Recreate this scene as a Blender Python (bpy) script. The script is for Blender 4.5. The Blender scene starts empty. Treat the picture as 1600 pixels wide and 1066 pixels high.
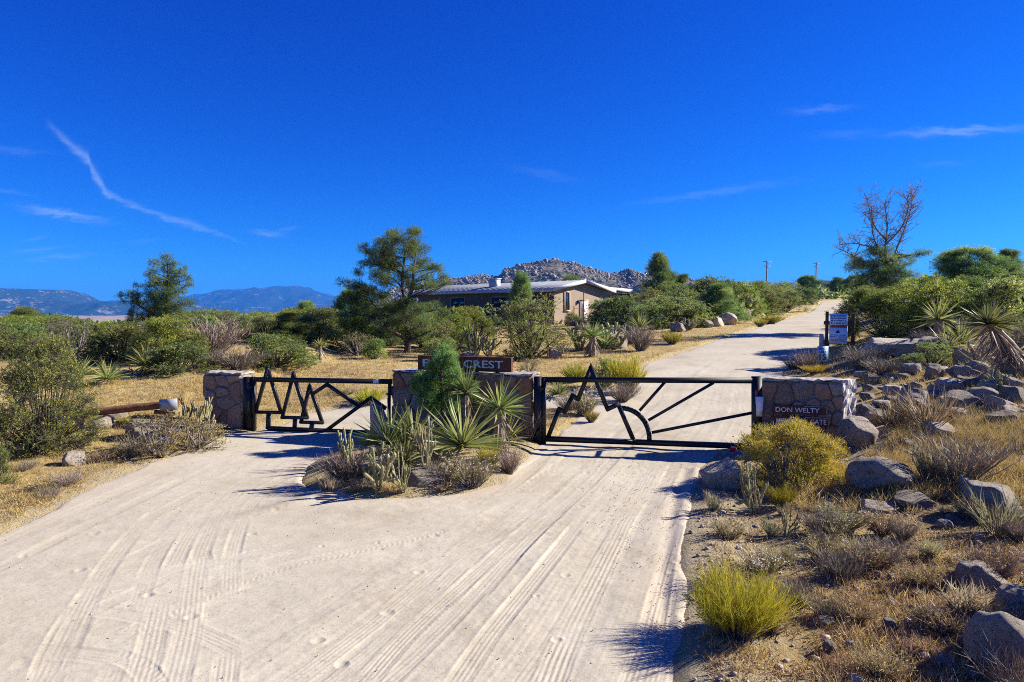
import bpy, bmesh, math, random
import numpy as np
from mathutils import Vector, Matrix, Quaternion

# ------------------------------------------------------------------ camera, sky, sun, exposure
SC = bpy.context.scene
COL = SC.collection
F, CX, CY, CAMZ, HOR = 1067.0, 800.0, 533.0, 3.1, 483.0     # focal length in photo pixels, eye height in metres
PITCH = math.atan((CY - HOR) / F)
cam_data = bpy.data.cameras.new('camera')
cam_data.sensor_width = 36.0
cam_data.lens = 36.0 * F / 1600.0
cam_data.clip_end = 40000.0
cam_data.clip_start = 0.05
cam = bpy.data.objects.new('camera', cam_data)
COL.objects.link(cam)
cam.location = (0, 0, CAMZ)
cam.rotation_euler = (math.pi / 2 - PITCH, 0, 0)
SC.camera = cam

SUN_EL = math.radians(29)
SUN_AZ = math.atan2(0.97, 0.235)                              # clockwise from +Y
sun_dir = Vector((math.sin(SUN_AZ) * math.cos(SUN_EL), math.cos(SUN_AZ) * math.cos(SUN_EL), math.sin(SUN_EL)))
sl = bpy.data.lights.new('sun', 'SUN')
sl.energy = 4.9
sl.angle = math.radians(0.53)
sl.color = (1.0, 0.95, 0.86)
so = bpy.data.objects.new('sun', sl)
COL.objects.link(so)
so.rotation_euler = sun_dir.to_track_quat('Z', 'Y').to_euler()
so.location = (60, 20, 60)

SC.view_settings.view_transform = 'Standard'
SC.view_settings.look = 'None'
SC.view_settings.exposure = 1.24
SC.view_settings.gamma = 1.0
SC.view_settings.use_curve_mapping = False
SC.render.engine = 'CYCLES'
SC.cycles.max_bounces = 7
SC.cycles.diffuse_bounces = 4
SC.cycles.glossy_bounces = 2
SC.cycles.transmission_bounces = 3
SC.cycles.transparent_max_bounces = 6
SC.cycles.volume_bounces = 0
SC.cycles.filter_width = 1.0
SC.cycles.use_denoising = False


class NT:
    """small helper round a node tree"""
    def __init__(s, tree):
        s.t = tree
    def n(s, typ, ins=None, **props):
        nd = s.t.nodes.new(typ)
        for k, v in props.items():
            setattr(nd, k, v)
        if ins:
            for k, v in ins.items():
                sk = nd.inputs[k]
                if isinstance(v, bpy.types.NodeSocket):
                    s.t.links.new(v, sk)
                elif isinstance(v, (tuple, list)) and len(v) == 3 and sk.type == 'RGBA':
                    sk.default_value = (*v, 1)
                else:
                    sk.default_value = v
        return nd
    def math(s, op, a, b=0.0, c=0.0, clamp=False):
        nd = s.n('ShaderNodeMath', {0: a, 1: b, 2: c}, operation=op, use_clamp=clamp)
        return nd.outputs[0]
    def ramp(s, fac, stops, interp='LINEAR'):
        nd = s.n('ShaderNodeValToRGB', {0: fac})
        cr = nd.color_ramp
        cr.interpolation = interp
        while len(cr.elements) < len(stops):
            cr.elements.new(0.5)
        for e, (p, c) in zip(cr.elements, stops):
            e.position = p
            e.color = (*c, 1) if len(c) == 3 else c
        return nd.outputs[0]
    def noise(s, vec, scale, detail=3.0, rough=0.55, dist=0.0):
        return s.n('ShaderNodeTexNoise', {'Vector': vec, 'Scale': scale, 'Detail': detail, 'Roughness': rough, 'Distortion': dist}).outputs[0]
    def mix(s, fac, a, b, blend='MIX'):
        nd = s.n('ShaderNodeMix', data_type='RGBA', blend_type=blend)
        for sk, v in ((nd.inputs[0], fac), (nd.inputs[6], a), (nd.inputs[7], b)):
            if isinstance(v, bpy.types.NodeSocket):
                s.t.links.new(v, sk)
            elif isinstance(v, (tuple, list)):
                sk.default_value = (*v, 1) if len(v) == 3 else v
            else:
                sk.default_value = v
        return nd.outputs[2]
    def link(s, a, b):
        s.t.links.new(a, b)


world = bpy.data.worlds.new('World')
SC.world = world
world.use_nodes = True
wt = NT(world.node_tree)
world.node_tree.nodes.clear()
sky = wt.n('ShaderNodeTexSky', sky_type='NISHITA', sun_disc=False, sun_elevation=SUN_EL, sun_rotation=SUN_AZ,
           altitude=1300.0, air_density=1.0, dust_density=0.15, ozone_density=3.0)
# the photograph's rich development of the blue: one tone curve per channel for the whole sky
SKY_STRENGTH = 0.067
SKY_K = SKY_STRENGTH * 2.0 ** SC.view_settings.exposure
cs = wt.n('ShaderNodeSeparateColor', {0: sky.outputs[0]})
def grade(ch, gain, power):
    x = wt.math('POWER', wt.math('MULTIPLY', wt.math('MAXIMUM', ch, 0.0), SKY_K), power)
    return wt.math('MULTIPLY', x, gain / SKY_K)
skycol = wt.n('ShaderNodeCombineColor', {0: grade(cs.outputs[0], 0.12, 2.4), 1: grade(cs.outputs[1], 0.43, 1.6), 2: grade(cs.outputs[2], 1.0, 1.0)}).outputs[0]
tc = wt.n('ShaderNodeTexCoord')
sep = wt.n('ShaderNodeSeparateXYZ', {0: tc.outputs['Generated']})
dx, dy, dz = sep.outputs
ysafe = wt.math('MAXIMUM', dy, 0.02)
U = wt.math('DIVIDE', dx, ysafe)
V = wt.math('DIVIDE', dz, ysafe)
front = wt.math('GREATER_THAN', dy, 0.05)
comb = wt.n('ShaderNodeCombineXYZ', {0: U, 1: V, 2: 0.0}).outputs[0]
def sky_uv(px, py):
    return (px - CX) / F, (HOR - py) / F
# a ragged old contrail: height as a curve over bearing
trail = [(85, 196, 8, .10), (100, 212, 6, .45), (124, 236, 7, .8), (146, 252, 9, 1), (150, 268, 10, .9), (166, 292, 9, .95), (172, 303, 6, .8), (200, 318, 4, .6),
         (235, 330, 4, .55), (262, 342, 4.5, .75), (300, 351, 5, .75), (335, 363, 3, .45), (383, 380, 1.6, .22), (392, 384, 1, 0)]
u0, u1 = sky_uv(78, 0)[0], sky_uv(400, 0)[0]
t01 = wt.math('DIVIDE', wt.math('SUBTRACT', U, u0), u1 - u0, clamp=True)
def fcurve(pts, x):
    nd = wt.n('ShaderNodeFloatCurve', {1: x})
    cv = nd.mapping.curves[0]
    while len(cv.points) < len(pts):
        cv.points.new(0.5, 0.5)
    for p, (a, b) in zip(cv.points, pts):
        p.location = (a, b)
        p.handle_type = 'VECTOR'
    nd.mapping.update()
    return nd.outputs[0]
xs = [(sky_uv(p[0], 0)[0] - u0) / (u1 - u0) for p in trail]
vc = fcurve([(0, 0.9)] + [(x, (400 - p[1]) / 220) for x, p in zip(xs, trail)] + [(1, 0.05)], t01)
vw = fcurve([(0, 0.5)] + [(x, p[2] / 14) for x, p in zip(xs, trail)] + [(1, 0.1)], t01)
vi = fcurve([(0, 0.0)] + [(x, p[3]) for x, p in zip(xs, trail)] + [(1, 0.0)], t01)
mp = wt.n('ShaderNodeMapping', {0: comb, 2: (0, 0, 0.25), 3: (30, 110, 1)}).outputs[0]
nz = wt.noise(mp, 1.0, 5, 0.62)
nzc = wt.math('SUBTRACT', nz, 0.5)
vcen = wt.math('ADD', wt.math('MULTIPLY', vc, 220 / F), (HOR - 400) / F)
vd = wt.math('ADD', wt.math('SUBTRACT', V, vcen), wt.math('MULTIPLY', nzc, 0.018))
q = wt.math('DIVIDE', vd, wt.math('MULTIPLY', vw, 14 / F))
g = wt.math('EXPONENT', wt.math('MULTIPLY', wt.math('MULTIPLY', q, q), -1.0))
cloud = wt.math('MULTIPLY', wt.math('MULTIPLY', g, vi), wt.math('MULTIPLY', nz, 1.5, clamp=True))
# short cirrus streaks
streaks = [(103, 336, 52, 6, -9, .85), (420, 366, 20, 3.5, -6, .5), (62, 391, 34, 3, 6, .35), (95, 402, 42, 4, 5, .4), (60, 374, 18, 2.5, 8, .22),
           (1490, 209, 88, 5, 3, .7), (1275, 176, 40, 5, 4, .3), (1110, 303, 98, 5, 8, .24), (850, 274, 48, 6, -12, .12), (30, 238, 45, 5, -4, .16),
           (1320, 213, 45, 6, 4, .14), (1465, 259, 30, 4, 2, .14), (450, 360, 16, 3, 8, .25), (230, 378, 20, 3, 8, .12), (10, 300, 40, 3, -8, .2)]
for (px, py, hw, hh, ang, inten) in streaks:
    cu, cv_ = sky_uv(px, py)
    a = math.radians(ang)
    m = wt.n('ShaderNodeVectorMath', {0: comb, 1: (cu, cv_, 0)}, operation='SUBTRACT').outputs[0]
    sx, sy = F / hw, F / hh
    d1 = wt.n('ShaderNodeVectorMath', {0: m, 1: (math.cos(a) * sx, math.sin(a) * sx, 0)}, operation='DOT_PRODUCT').outputs['Value']
    d2 = wt.n('ShaderNodeVectorMath', {0: m, 1: (-math.sin(a) * sy, math.cos(a) * sy, 0)}, operation='DOT_PRODUCT').outputs['Value']
    d2 = wt.math('ADD', d2, wt.math('MULTIPLY', nzc, 5.0))
    r2 = wt.math('ADD', wt.math('MULTIPLY', d1, d1), wt.math('MULTIPLY', d2, d2))
    e = wt.math('MULTIPLY', wt.math('EXPONENT', wt.math('MULTIPLY', r2, -1.0)), inten)
    cloud = wt.math('MAXIMUM', cloud, e)
cloud = wt.math('MULTIPLY', wt.math('MULTIPLY', cloud, front), 0.54, clamp=True)
skyc = wt.mix(cloud, skycol, tuple(v / SKY_K for v in (0.40, 0.60, 1.0)))
bg = wt.n('ShaderNodeBackground', {'Color': skyc, 'Strength': SKY_STRENGTH})
wo = wt.n('ShaderNodeOutputWorld')
wt.link(bg.outputs[0], wo.inputs[0])

# ------------------------------------------------------------------ small maths
def ray(px, py):
    xc, yc = (px - CX) / F, -(py - CY) / F
    c, s = math.cos(PITCH), math.sin(PITCH)
    return np.array([xc, c + yc * s, -s + yc * c])

def _hash(ix, iy, seed):
    n = (ix.astype(np.int64) * 374761393 + iy.astype(np.int64) * 668265263 + seed * 1442695041) & 0x7fffffff
    n = ((n ^ (n >> 13)) * 1274126177) & 0x7fffffff
    n = ((n ^ (n >> 15)) * 2246822519) & 0x7fffffff
    return ((n ^ (n >> 16)) & 0xffff) / 65535.0

def vnoise(x, y, seed=0):
    x = np.asarray(x, float); y = np.asarray(y, float)
    ix, iy = np.floor(x), np.floor(y)
    fx, fy = x - ix, y - iy
    fx, fy = fx * fx * (3 - 2 * fx), fy * fy * (3 - 2 * fy)
    a, b = _hash(ix, iy, seed), _hash(ix + 1, iy, seed)
    c, d = _hash(ix, iy + 1, seed), _hash(ix + 1, iy + 1, seed)
    return (a + (b - a) * fx) * (1 - fy) + (c + (d - c) * fx) * fy

def fbm(x, y, oct=4, seed=0, gain=0.5):
    s, a, t = 0.0, 1.0, 0.0
    for k in range(oct):
        s = s + a * (vnoise(x * 2 ** k, y * 2 ** k, seed + k * 17) - 0.5)
        t += a
        a *= gain
    return s / t * 2

def sstep(a, b, x):
    t = np.clip((np.asarray(x, float) - a) / (b - a), 0, 1)
    return t * t * (3 - 2 * t)

def poly_sdf(x, y, poly):
    """signed distance, positive inside"""
    x = np.asarray(x, float); y = np.asarray(y, float)
    best = np.full(x.shape, 1e18)
    inside = np.zeros(x.shape, bool)
    n = len(poly)
    for i in range(n):
        ax, ay = poly[i]; bx, by = poly[(i + 1) % n]
        ex, ey = bx - ax, by - ay
        t = np.clip(((x - ax) * ex + (y - ay) * ey) / (ex * ex + ey * ey + 1e-12), 0, 1)
        best = np.minimum(best, (x - ax - ex * t) ** 2 + (y - ay - ey * t) ** 2)
        if ay != by:
            cond = (ay > y) != (by > y)
            inside ^= cond & (x < (bx - ax) * (y - ay) / (by - ay) + ax)
    d = np.sqrt(best)
    return np.where(inside, d, -d)

# ------------------------------------------------------------------ the lie of the land
RC = np.array([(-2.6, 1.5), (-0.6, 5.6), (0.6, 9.0), (1.9, 12.5), (2.85, 15.1), (4.9, 20.0), (8.75, 29.6), (17.3, 43.0), (36.4, 77.0), (56.5, 119.0), (64.5, 132.0), (82.0, 142.0), (108.0, 149.0)])
RHW = np.array([4.6, 2.3, 2.0, 2.0, 2.15, 2.6, 2.9, 2.8, 2.6, 2.3, 2.3, 2.3, 2.3])
def road_right(y):
    return np.interp(y, RC[:, 1], RC[:, 0] + RHW)
def lane_poly(c, hw):
    c = np.asarray(c, float)
    t = np.gradient(c, axis=0)
    t /= np.linalg.norm(t, axis=1)[:, None]
    nrm = np.stack([t[:, 1], -t[:, 0]], 1)
    r = c + nrm * np.asarray(hw)[:, None]
    l = c - nrm * np.asarray(hw)[:, None]
    return [tuple(p) for p in r] + [tuple(p) for p in l[::-1]]
FAR_ROAD = lane_poly(RC[4:], RHW[4:])
APRON = [(1.2, 1.0), (1.35, 4.0), (1.5, 5.6), (1.95, 7.5), (2.35, 9.0), (3.1, 11.4), (3.6, 12.9), (4.6, 14.6), (5.0, 15.4), (0.75, 15.9), (0.45, 15.0), (0.2, 13.6), (-0.2, 12.2),
         (-0.8, 11.45), (-1.6, 11.15), (-2.4, 11.1), (-3.2, 11.4), (-3.75, 12.2), (-4.0, 13.4), (-3.9, 14.8), (-3.4, 16.2), (-3.2, 17.4), (-6.4, 17.6), (-7.1, 16.6), (-7.25, 14.5), (-7.3, 12.9), (-7.05, 9.4), (-6.9, 6), (-6.8, 1.0)]
SIDE = lane_poly([(-4.8, 16.6), (-4.5, 18.6), (-3.0, 20.4), (-0.6, 21.3), (2.0, 22.0), (5.0, 22.6)], [1.6, 1.7, 1.5, 1.4, 1.3, 1.3])
PATH = lane_poly([(4.6, 11.8), (5.7, 12.4), (6.8, 13.1), (8.1, 14.6), (8.9, 16.2)], [0.35, 0.35, 0.36, 0.34, 0.25])
def road_sdf(x, y):
    return np.maximum(np.maximum(poly_sdf(x, y, APRON), poly_sdf(x, y, FAR_ROAD)), poly_sdf(x, y, SIDE))

PY = [0, 15, 20, 29.6, 43, 60, 77, 119, 150, 210, 260, 400, 1500, 20000]
PZ = [0, 0, 0.10, 0.55, 1.55, 2.15, 2.7, 4.4, 5.2, 8.0, 8.5, 4, -10, -10]
LY = [0, 15, 19, 24, 29, 40, 60, 90, 200, 500, 1500, 20000]
LZ = [0, 0, 0.05, 0.55, 0.98, 1.15, 0.9, 0.2, -4, -14, -35, -60]
CYv = [0, 15, 20, 29.6, 43, 60, 80, 110, 200, 500, 1500, 20000]
CZv = [0, 0, 0.10, 0.62, 1.25, 1.75, 2.1, 2.2, 2.0, -4, -20, -60]
def smooth_interp(y, Y, Z):
    y = np.asarray(y, float)
    w = np.maximum(0.6, 0.06 * y)
    return (np.interp(y, Y, Z) * 2 + np.interp(y - w, Y, Z) + np.interp(y + w, Y, Z)) / 4
def ground_h(x, y):
    x = np.asarray(x, float); y = np.asarray(y, float)
    yy = np.maximum(y, 0.0)
    a = x / np.maximum(yy, 4.0)
    wr = sstep(0.10, 0.36, a)
    wl = sstep(0.02, -0.22, a)
    z = smooth_interp(yy, PY, PZ) * wr + smooth_interp(yy, LY, LZ) * wl + smooth_interp(yy, CYv, CZv) * (1 - wr - wl)
    dr = x - np.interp(yy, RC[:, 1], RC[:, 0]) - np.interp(yy, RC[:, 1], RHW)
    dr = np.where(yy < 15, x - np.interp(yy, [1, 5.6, 9, 12.9, 15], [1.25, 1.5, 2.35, 3.6, 5.0]), dr)
    k = 0.30 + 0.70 * sstep(9.0, 15.5, yy)
    q = np.maximum(dr - 0.9, 0)
    z = z + k * 2.7 * np.tanh(0.27 * q / 2.7) + 0.025 * np.maximum(q - 10, 0) * sstep(20, 60, yy) * sstep(400, 150, yy)
    ql = np.maximum(-7.4 - x, 0)
    z = z + 0.55 * sstep(0, 2.8, ql) * sstep(14.5, 21, yy) * sstep(46, 30, yy) + 0.05 * sstep(0, .8, ql) * sstep(22, 15, yy)
    isl = poly_sdf(x, y, [(0.45, 15.2), (-0.1, 12.4), (-1.6, 11.3), (-3.2, 11.6), (-3.9, 13.4), (-3.5, 15.6), (-2.9, 17.2), (0.5, 16.4)])
    z = z + 0.22 * sstep(-0.35, 1.0, isl)
    return z
def ground_rough(x, y):
    return 0.05 * fbm(x * 0.55, y * 0.55, 3, 5) + 0.022 * fbm(x * 2.7, y * 2.7, 3, 9)

def ground_top(x, y):
    return ground_h(x, y) + ground_rough(x, y) + 0.05 * np.exp(-((road_sdf(x, y) + 0.35) / 0.3) ** 2)
_TS = 3.0 * 1.02 ** np.arange(290)
def hit_many(px, py):
    """where sight lines through photo pixels meet the ground"""
    px, py = np.broadcast_arrays(np.asarray(px, float), np.asarray(py, float))
    xc, yc = (px - CX) / F, -(py - CY) / F
    c, s = math.cos(PITCH), math.sin(PITCH)
    d = np.stack([xc, c + yc * s, -s + yc * c], -1)
    def first(T):
        P = d[:, None, :] * T[..., None]
        below = CAMZ + P[..., 2] <= ground_h(P[..., 0], P[..., 1])
        return np.where(below.any(1), below.argmax(1), T.shape[1] - 1)
    T = np.broadcast_to(_TS, (len(px), len(_TS)))
    k = first(T)
    for _ in range(2):
        lo = T[np.arange(len(px)), np.maximum(k - 1, 0)]; hi = T[np.arange(len(px)), k]
        T = lo[:, None] + (hi - lo)[:, None] * np.linspace(0, 1, 17)[None, :]
        k = first(T)
    P = d * T[np.arange(len(px)), k][:, None]
    P[:, 2] = ground_h(P[:, 0], P[:, 1])
    return P
def hit(px, py):
    return Vector(hit_many([px], [py])[0])
def at(px, depth):
    x = ray(px, HOR)[0] / ray(px, HOR)[1] * depth
    return Vector((x, depth, float(ground_h(x, depth))))
def z_at(py, depth):
    d = ray(CX, py)
    return CAMZ + d[2] / d[1] * depth

# ------------------------------------------------------------------ mesh helpers
def mesh_np(name, verts, tris=None, quads=None, mat=None, rnd=None, smooth=False, uv=None):
    me = bpy.data.meshes.new(name)
    verts = np.ascontiguousarray(verts, np.float32)
    parts, tot = [], []
    if tris is not None and len(tris):
        parts.append(np.asarray(tris, np.int32).ravel()); tot.append(np.full(len(tris), 3, np.int32))
    if quads is not None and len(quads):
        parts.append(np.asarray(quads, np.int32).ravel()); tot.append(np.full(len(quads), 4, np.int32))
    loops = np.concatenate(parts); tot = np.concatenate(tot)
    start = np.zeros(len(tot), np.int32); start[1:] = np.cumsum(tot)[:-1]
    me.vertices.add(len(verts)); me.vertices.foreach_set('co', verts.ravel())
    me.loops.add(len(loops)); me.loops.foreach_set('vertex_index', loops)
    me.polygons.add(len(tot)); me.polygons.foreach_set('loop_start', start); me.polygons.foreach_set('loop_total', tot)
    if smooth:
        me.polygons.foreach_set('use_smooth', np.ones(len(tot), bool))
    if rnd is not None:
        at_ = me.attributes.new('rnd', 'FLOAT', 'POINT')
        at_.data.foreach_set('value', np.ascontiguousarray(rnd, np.float32))
    me.update(calc_edges=True)
    if mat:
        me.materials.append(mat)
    return me

def link(name, mesh, parent=None):
    o = bpy.data.objects.new(name, mesh)
    COL.objects.link(o)
    if parent is not None:
        o.parent = parent
    return o
def tag(o, label=None, cat=None, group=None, kind=None):
    if label: o['label'] = label
    if cat: o['category'] = cat
    if group: o['group'] = group
    if kind: o['kind'] = kind
    return o
def empty(name, loc, rz=0.0, label=None, cat=None, group=None):
    o = bpy.data.objects.new(name, None)
    o.empty_display_size = 0.2
    COL.objects.link(o)
    o.location = loc
    o.rotation_euler = (0, 0, rz)
    return tag(o, label, cat, group)

class Geo:
    """collects vertices, triangles, quads and a random value per vertex"""
    def __init__(s):
        s.v, s.t, s.q, s.r, s.n = [], [], [], [], 0
    def add(s, v, t=None, q=None, r=None):
        v = np.asarray(v, float).reshape(-1, 3)
        if t is not None and len(t): s.t.append(np.asarray(t, int) + s.n)
        if q is not None and len(q): s.q.append(np.asarray(q, int) + s.n)
        s.v.append(v)
        s.r.append(np.full(len(v), 0.5) if r is None else np.broadcast_to(np.asarray(r, float), (len(v),)))
        s.n += len(v)
    def mesh(s, name, mat, smooth=False):
        return mesh_np(name, np.concatenate(s.v), np.concatenate(s.t) if s.t else None, np.concatenate(s.q) if s.q else None, mat, np.concatenate(s.r), smooth)
    def box(s, c, size, rot=None, r=0.5):
        h = np.array(size) / 2
        v = np.array([(x, y, z) for x in (-1, 1) for y in (-1, 1) for z in (-1, 1)], float) * h
        if rot is not None: v = v @ np.array(rot).T
        s.add(v + np.array(c), q=[(0, 1, 3, 2), (4, 6, 7, 5), (0, 4, 5, 1), (2, 3, 7, 6), (0, 2, 6, 4), (1, 5, 7, 3)], r=r)
    def hexa(s, v8, r=0.5):
        """bottom ring 0-3 counter-clockwise, top ring 4-7"""
        s.add(v8, q=[(3, 2, 1, 0), (4, 5, 6, 7), (0, 1, 5, 4), (1, 2, 6, 5), (2, 3, 7, 6), (3, 0, 4, 7)], r=r)
    def tubes(s, P0, P1, R0, R1, k=5, rnd=None):
        P0, P1 = np.asarray(P0, float).reshape(-1, 3), np.asarray(P1, float).reshape(-1, 3)
        n = len(P0)
        if n == 0: return
        R0 = np.broadcast_to(np.asarray(R0, float), (n,)); R1 = np.broadcast_to(np.asarray(R1, float), (n,))
        d = P1 - P0
        d /= np.linalg.norm(d, axis=1)[:, None] + 1e-9
        ref = np.where(np.abs(d[:, 2:3]) < 0.9, np.array([[0, 0, 1.0]]), np.array([[1.0, 0, 0]]))
        a = np.cross(d, ref); a /= np.linalg.norm(a, axis=1)[:, None] + 1e-9
        b = np.cross(d, a)
        ang = np.arange(k) * 2 * math.pi / k
        ca, sa = np.cos(ang)[None, :, None], np.sin(ang)[None, :, None]
        ring = ca * a[:, None, :] + sa * b[:, None, :]
        v0 = P0[:, None, :] + ring * R0[:, None, None]
        v1 = P1[:, None, :] + ring * R1[:, None, None]
        v = np.concatenate([v0, v1], 1).reshape(-1, 3)
        i = np.arange(k); j = (i + 1) % k
        base = np.stack([i, j, j + k, i + k], 1)
        q = (base[None] + (np.arange(n) * 2 * k)[:, None, None]).reshape(-1, 4)
        rr = np.repeat(np.full(n, 0.5) if rnd is None else np.broadcast_to(rnd, (n,)), 2 * k)
        s.add(v, q=q, r=rr)
    def blades(s, P, D, L, Wd, rnd, rng, droop=0.0, seg=1, tip=0.0):
        """pointed blades: triangles (seg 1) or bent strips (seg 2)"""
        P = np.asarray(P, float); D = np.asarray(D, float)
        n = len(P)
        if n == 0: return
        D = D / (np.linalg.norm(D, axis=1)[:, None] + 1e-9)
        L = np.broadcast_to(np.asarray(L, float), (n,))[:, None]; Wd = np.broadcast_to(np.asarray(Wd, float), (n,))[:, None]
        rv = rng.normal(size=(n, 3))
        S = np.cross(D, rv); S /= np.linalg.norm(S, axis=1)[:, None] + 1e-9
        dr = np.array([[0, 0, -1.0]]) * np.broadcast_to(np.asarray(droop, float), (n,))[:, None]
        rnd = np.broadcast_to(np.asarray(rnd, float), (n,))
        if seg == 1:
            v = np.stack([P - S * Wd / 2, P + S * Wd / 2, P + D * L + dr * L], 1).reshape(-1, 3)
            s.add(v, t=np.arange(3 * n).reshape(-1, 3), r=np.repeat(rnd, 3))
        else:
            M = P + D * L * 0.5 + dr * L * 0.25
            v = np.stack([P - S * Wd * .4, P + S * Wd * .4, M + S * Wd / 2, M - S * Wd / 2, P + D * L + dr * L], 1).reshape(-1, 3)
            o = (np.arange(n) * 5)[:, None]
            s.add(v, t=o + np.array([[3, 2, 4]]), q=o + np.array([[0, 1, 2, 3]]), r=np.repeat(rnd, 5))
    def leaves(s, P, D, L, Wd, rnd, rng):
        """small diamond leaves"""
        P = np.asarray(P, float); D = np.asarray(D, float)
        n = len(P)
        if n == 0: return
        D = D / (np.linalg.norm(D, axis=1)[:, None] + 1e-9)
        L = np.broadcast_to(np.asarray(L, float), (n,))[:, None]; Wd = np.broadcast_to(np.asarray(Wd, float), (n,))[:, None]
        S = np.cross(D, rng.normal(size=(n, 3))); S /= np.linalg.norm(S, axis=1)[:, None] + 1e-9
        v = np.stack([P, P + D * L * .5 + S * Wd / 2, P + D * L, P + D * L * .5 - S * Wd / 2], 1).reshape(-1, 3)
        s.add(v, q=np.arange(4 * n).reshape(-1, 4), r=np.repeat(np.broadcast_to(np.asarray(rnd, float), (n,)), 4))

def unit_dirs(n, rng, up=0.0):
    d = rng.normal(size=(n, 3))
    d /= np.linalg.norm(d, axis=1)[:, None]
    d[:, 2] += up
    return d / np.linalg.norm(d, axis=1)[:, None]

# ------------------------------------------------------------------ materials
def new_mat(name):
    m = bpy.data.materials.new(name)
    m.use_nodes = True
    nt = NT(m.node_tree)
    b = m.node_tree.nodes['Principled BSDF']
    b.inputs['Specular IOR Level'].default_value = 0.25
    b.inputs['Roughness'].default_value = 0.85
    return m, nt, b
def pos(nt):
    return nt.n('ShaderNodeNewGeometry').outputs['Position']
def objco(nt):
    return nt.n('ShaderNodeTexCoord').outputs['Object']
def bump(nt, b, h, strength, dist):
    bn = nt.n('ShaderNodeBump', {'Height': h, 'Strength': strength, 'Distance': dist})
    nt.link(bn.outputs[0], b.inputs['Normal'])

def leaf_mat(name, stops, transl=0.25, rough=0.6, hue_var=0.06, val_var=0.6):
    m, nt, b = new_mat(name)
    r = nt.n('ShaderNodeAttribute', attribute_name='rnd').outputs['Fac']
    c = nt.ramp(r, stops)
    oi = nt.n('ShaderNodeObjectInfo').outputs['Random']
    hv = nt.math('ADD', nt.math('MULTIPLY', oi, hue_var), 0.5 - hue_var / 2)
    vv = nt.math('ADD', nt.math('MULTIPLY', nt.math('FRACT', nt.math('MULTIPLY', oi, 7.31)), val_var), 1 - val_var / 2)
    h = nt.n('ShaderNodeHueSaturation', {'Hue': hv, 'Value': vv, 'Color': c})
    nt.link(h.outputs[0], b.inputs['Base Color'])
    b.inputs['Roughness'].default_value = rough
    tr = nt.n('ShaderNodeBsdfTranslucent', {'Color': h.outputs[0]})
    mx = nt.n('ShaderNodeMixShader', {0: transl, 1: b.outputs[0], 2: tr.outputs[0]})
    out = m.node_tree.nodes['Material Output']
    nt.link(mx.outputs[0], out.inputs['Surface'])
    return m

def plain_mat(name, col, rough=0.7, noise=0.0, nscale=8.0, spec=0.25, metal=0.0, bmp=0.0, bscale=40.0):
    m, nt, b = new_mat(name)
    b.inputs['Roughness'].default_value = rough
    b.inputs['Specular IOR Level'].default_value = spec
    b.inputs['Metallic'].default_value = metal
    if noise > 0:
        n = nt.noise(objco(nt), nscale, 5, 0.6)
        c0 = tuple(v * (1 - noise) for v in col); c1 = tuple(min(1, v * (1 + noise)) for v in col)
        nt.link(nt.ramp(n, [(0.3, c0), (0.7, c1)]), b.inputs['Base Color'])
    else:
        b.inputs['Base Color'].default_value = (*col, 1)
    if bmp > 0:
        bump(nt, b, nt.noise(objco(nt), bscale, 4), bmp, 0.01)
    return m

def mat_sand():
    m, nt, b = new_mat('road_sand')
    p = pos(nt)
    big = nt.noise(p, 0.45, 4, 0.6)
    fine = nt.noise(p, 26.0, 5, 0.65)
    mid = nt.noise(p, 5.0, 4, 0.6)
    c = nt.ramp(big, [(0.28, (0.38, 0.32, 0.225)), (0.42, (0.465, 0.41, 0.305)), (0.58, (0.51, 0.455, 0.345)), (0.75, (0.54, 0.49, 0.38))])
    c = nt.mix(0.5, c, nt.ramp(mid, [(0.3, (0.78, 0.76, 0.73)), (0.7, (1.05, 1.04, 1.03))]), 'MULTIPLY')
    c = nt.mix(0.6, c, nt.ramp(fine, [(0.30, (0.50, 0.46, 0.42)), (0.44, (0.96, 0.95, 0.94)), (0.8, (1.14, 1.14, 1.14))]), 'MULTIPLY')
    w = nt.n('ShaderNodeAttribute', attribute_name='rnd').outputs['Fac']       # loose dirt near the edges
    c = nt.mix(w, c, nt.mix(fine, (0.37, 0.29, 0.205), (0.55, 0.47, 0.36)))
    nt.link(c, b.inputs['Base Color'])
    h = nt.math('ADD', nt.math('MULTIPLY', nt.noise(p, 60, 4, 0.7), 0.4), nt.math('MULTIPLY', nt.noise(p, 9, 5, 0.7), 1.0))
    bump(nt, b, h, 0.38, 0.015)
    b.inputs['Roughness'].default_value = 0.95
    b.inputs['Specular IOR Level'].default_value = 0.1
    return m
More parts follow.
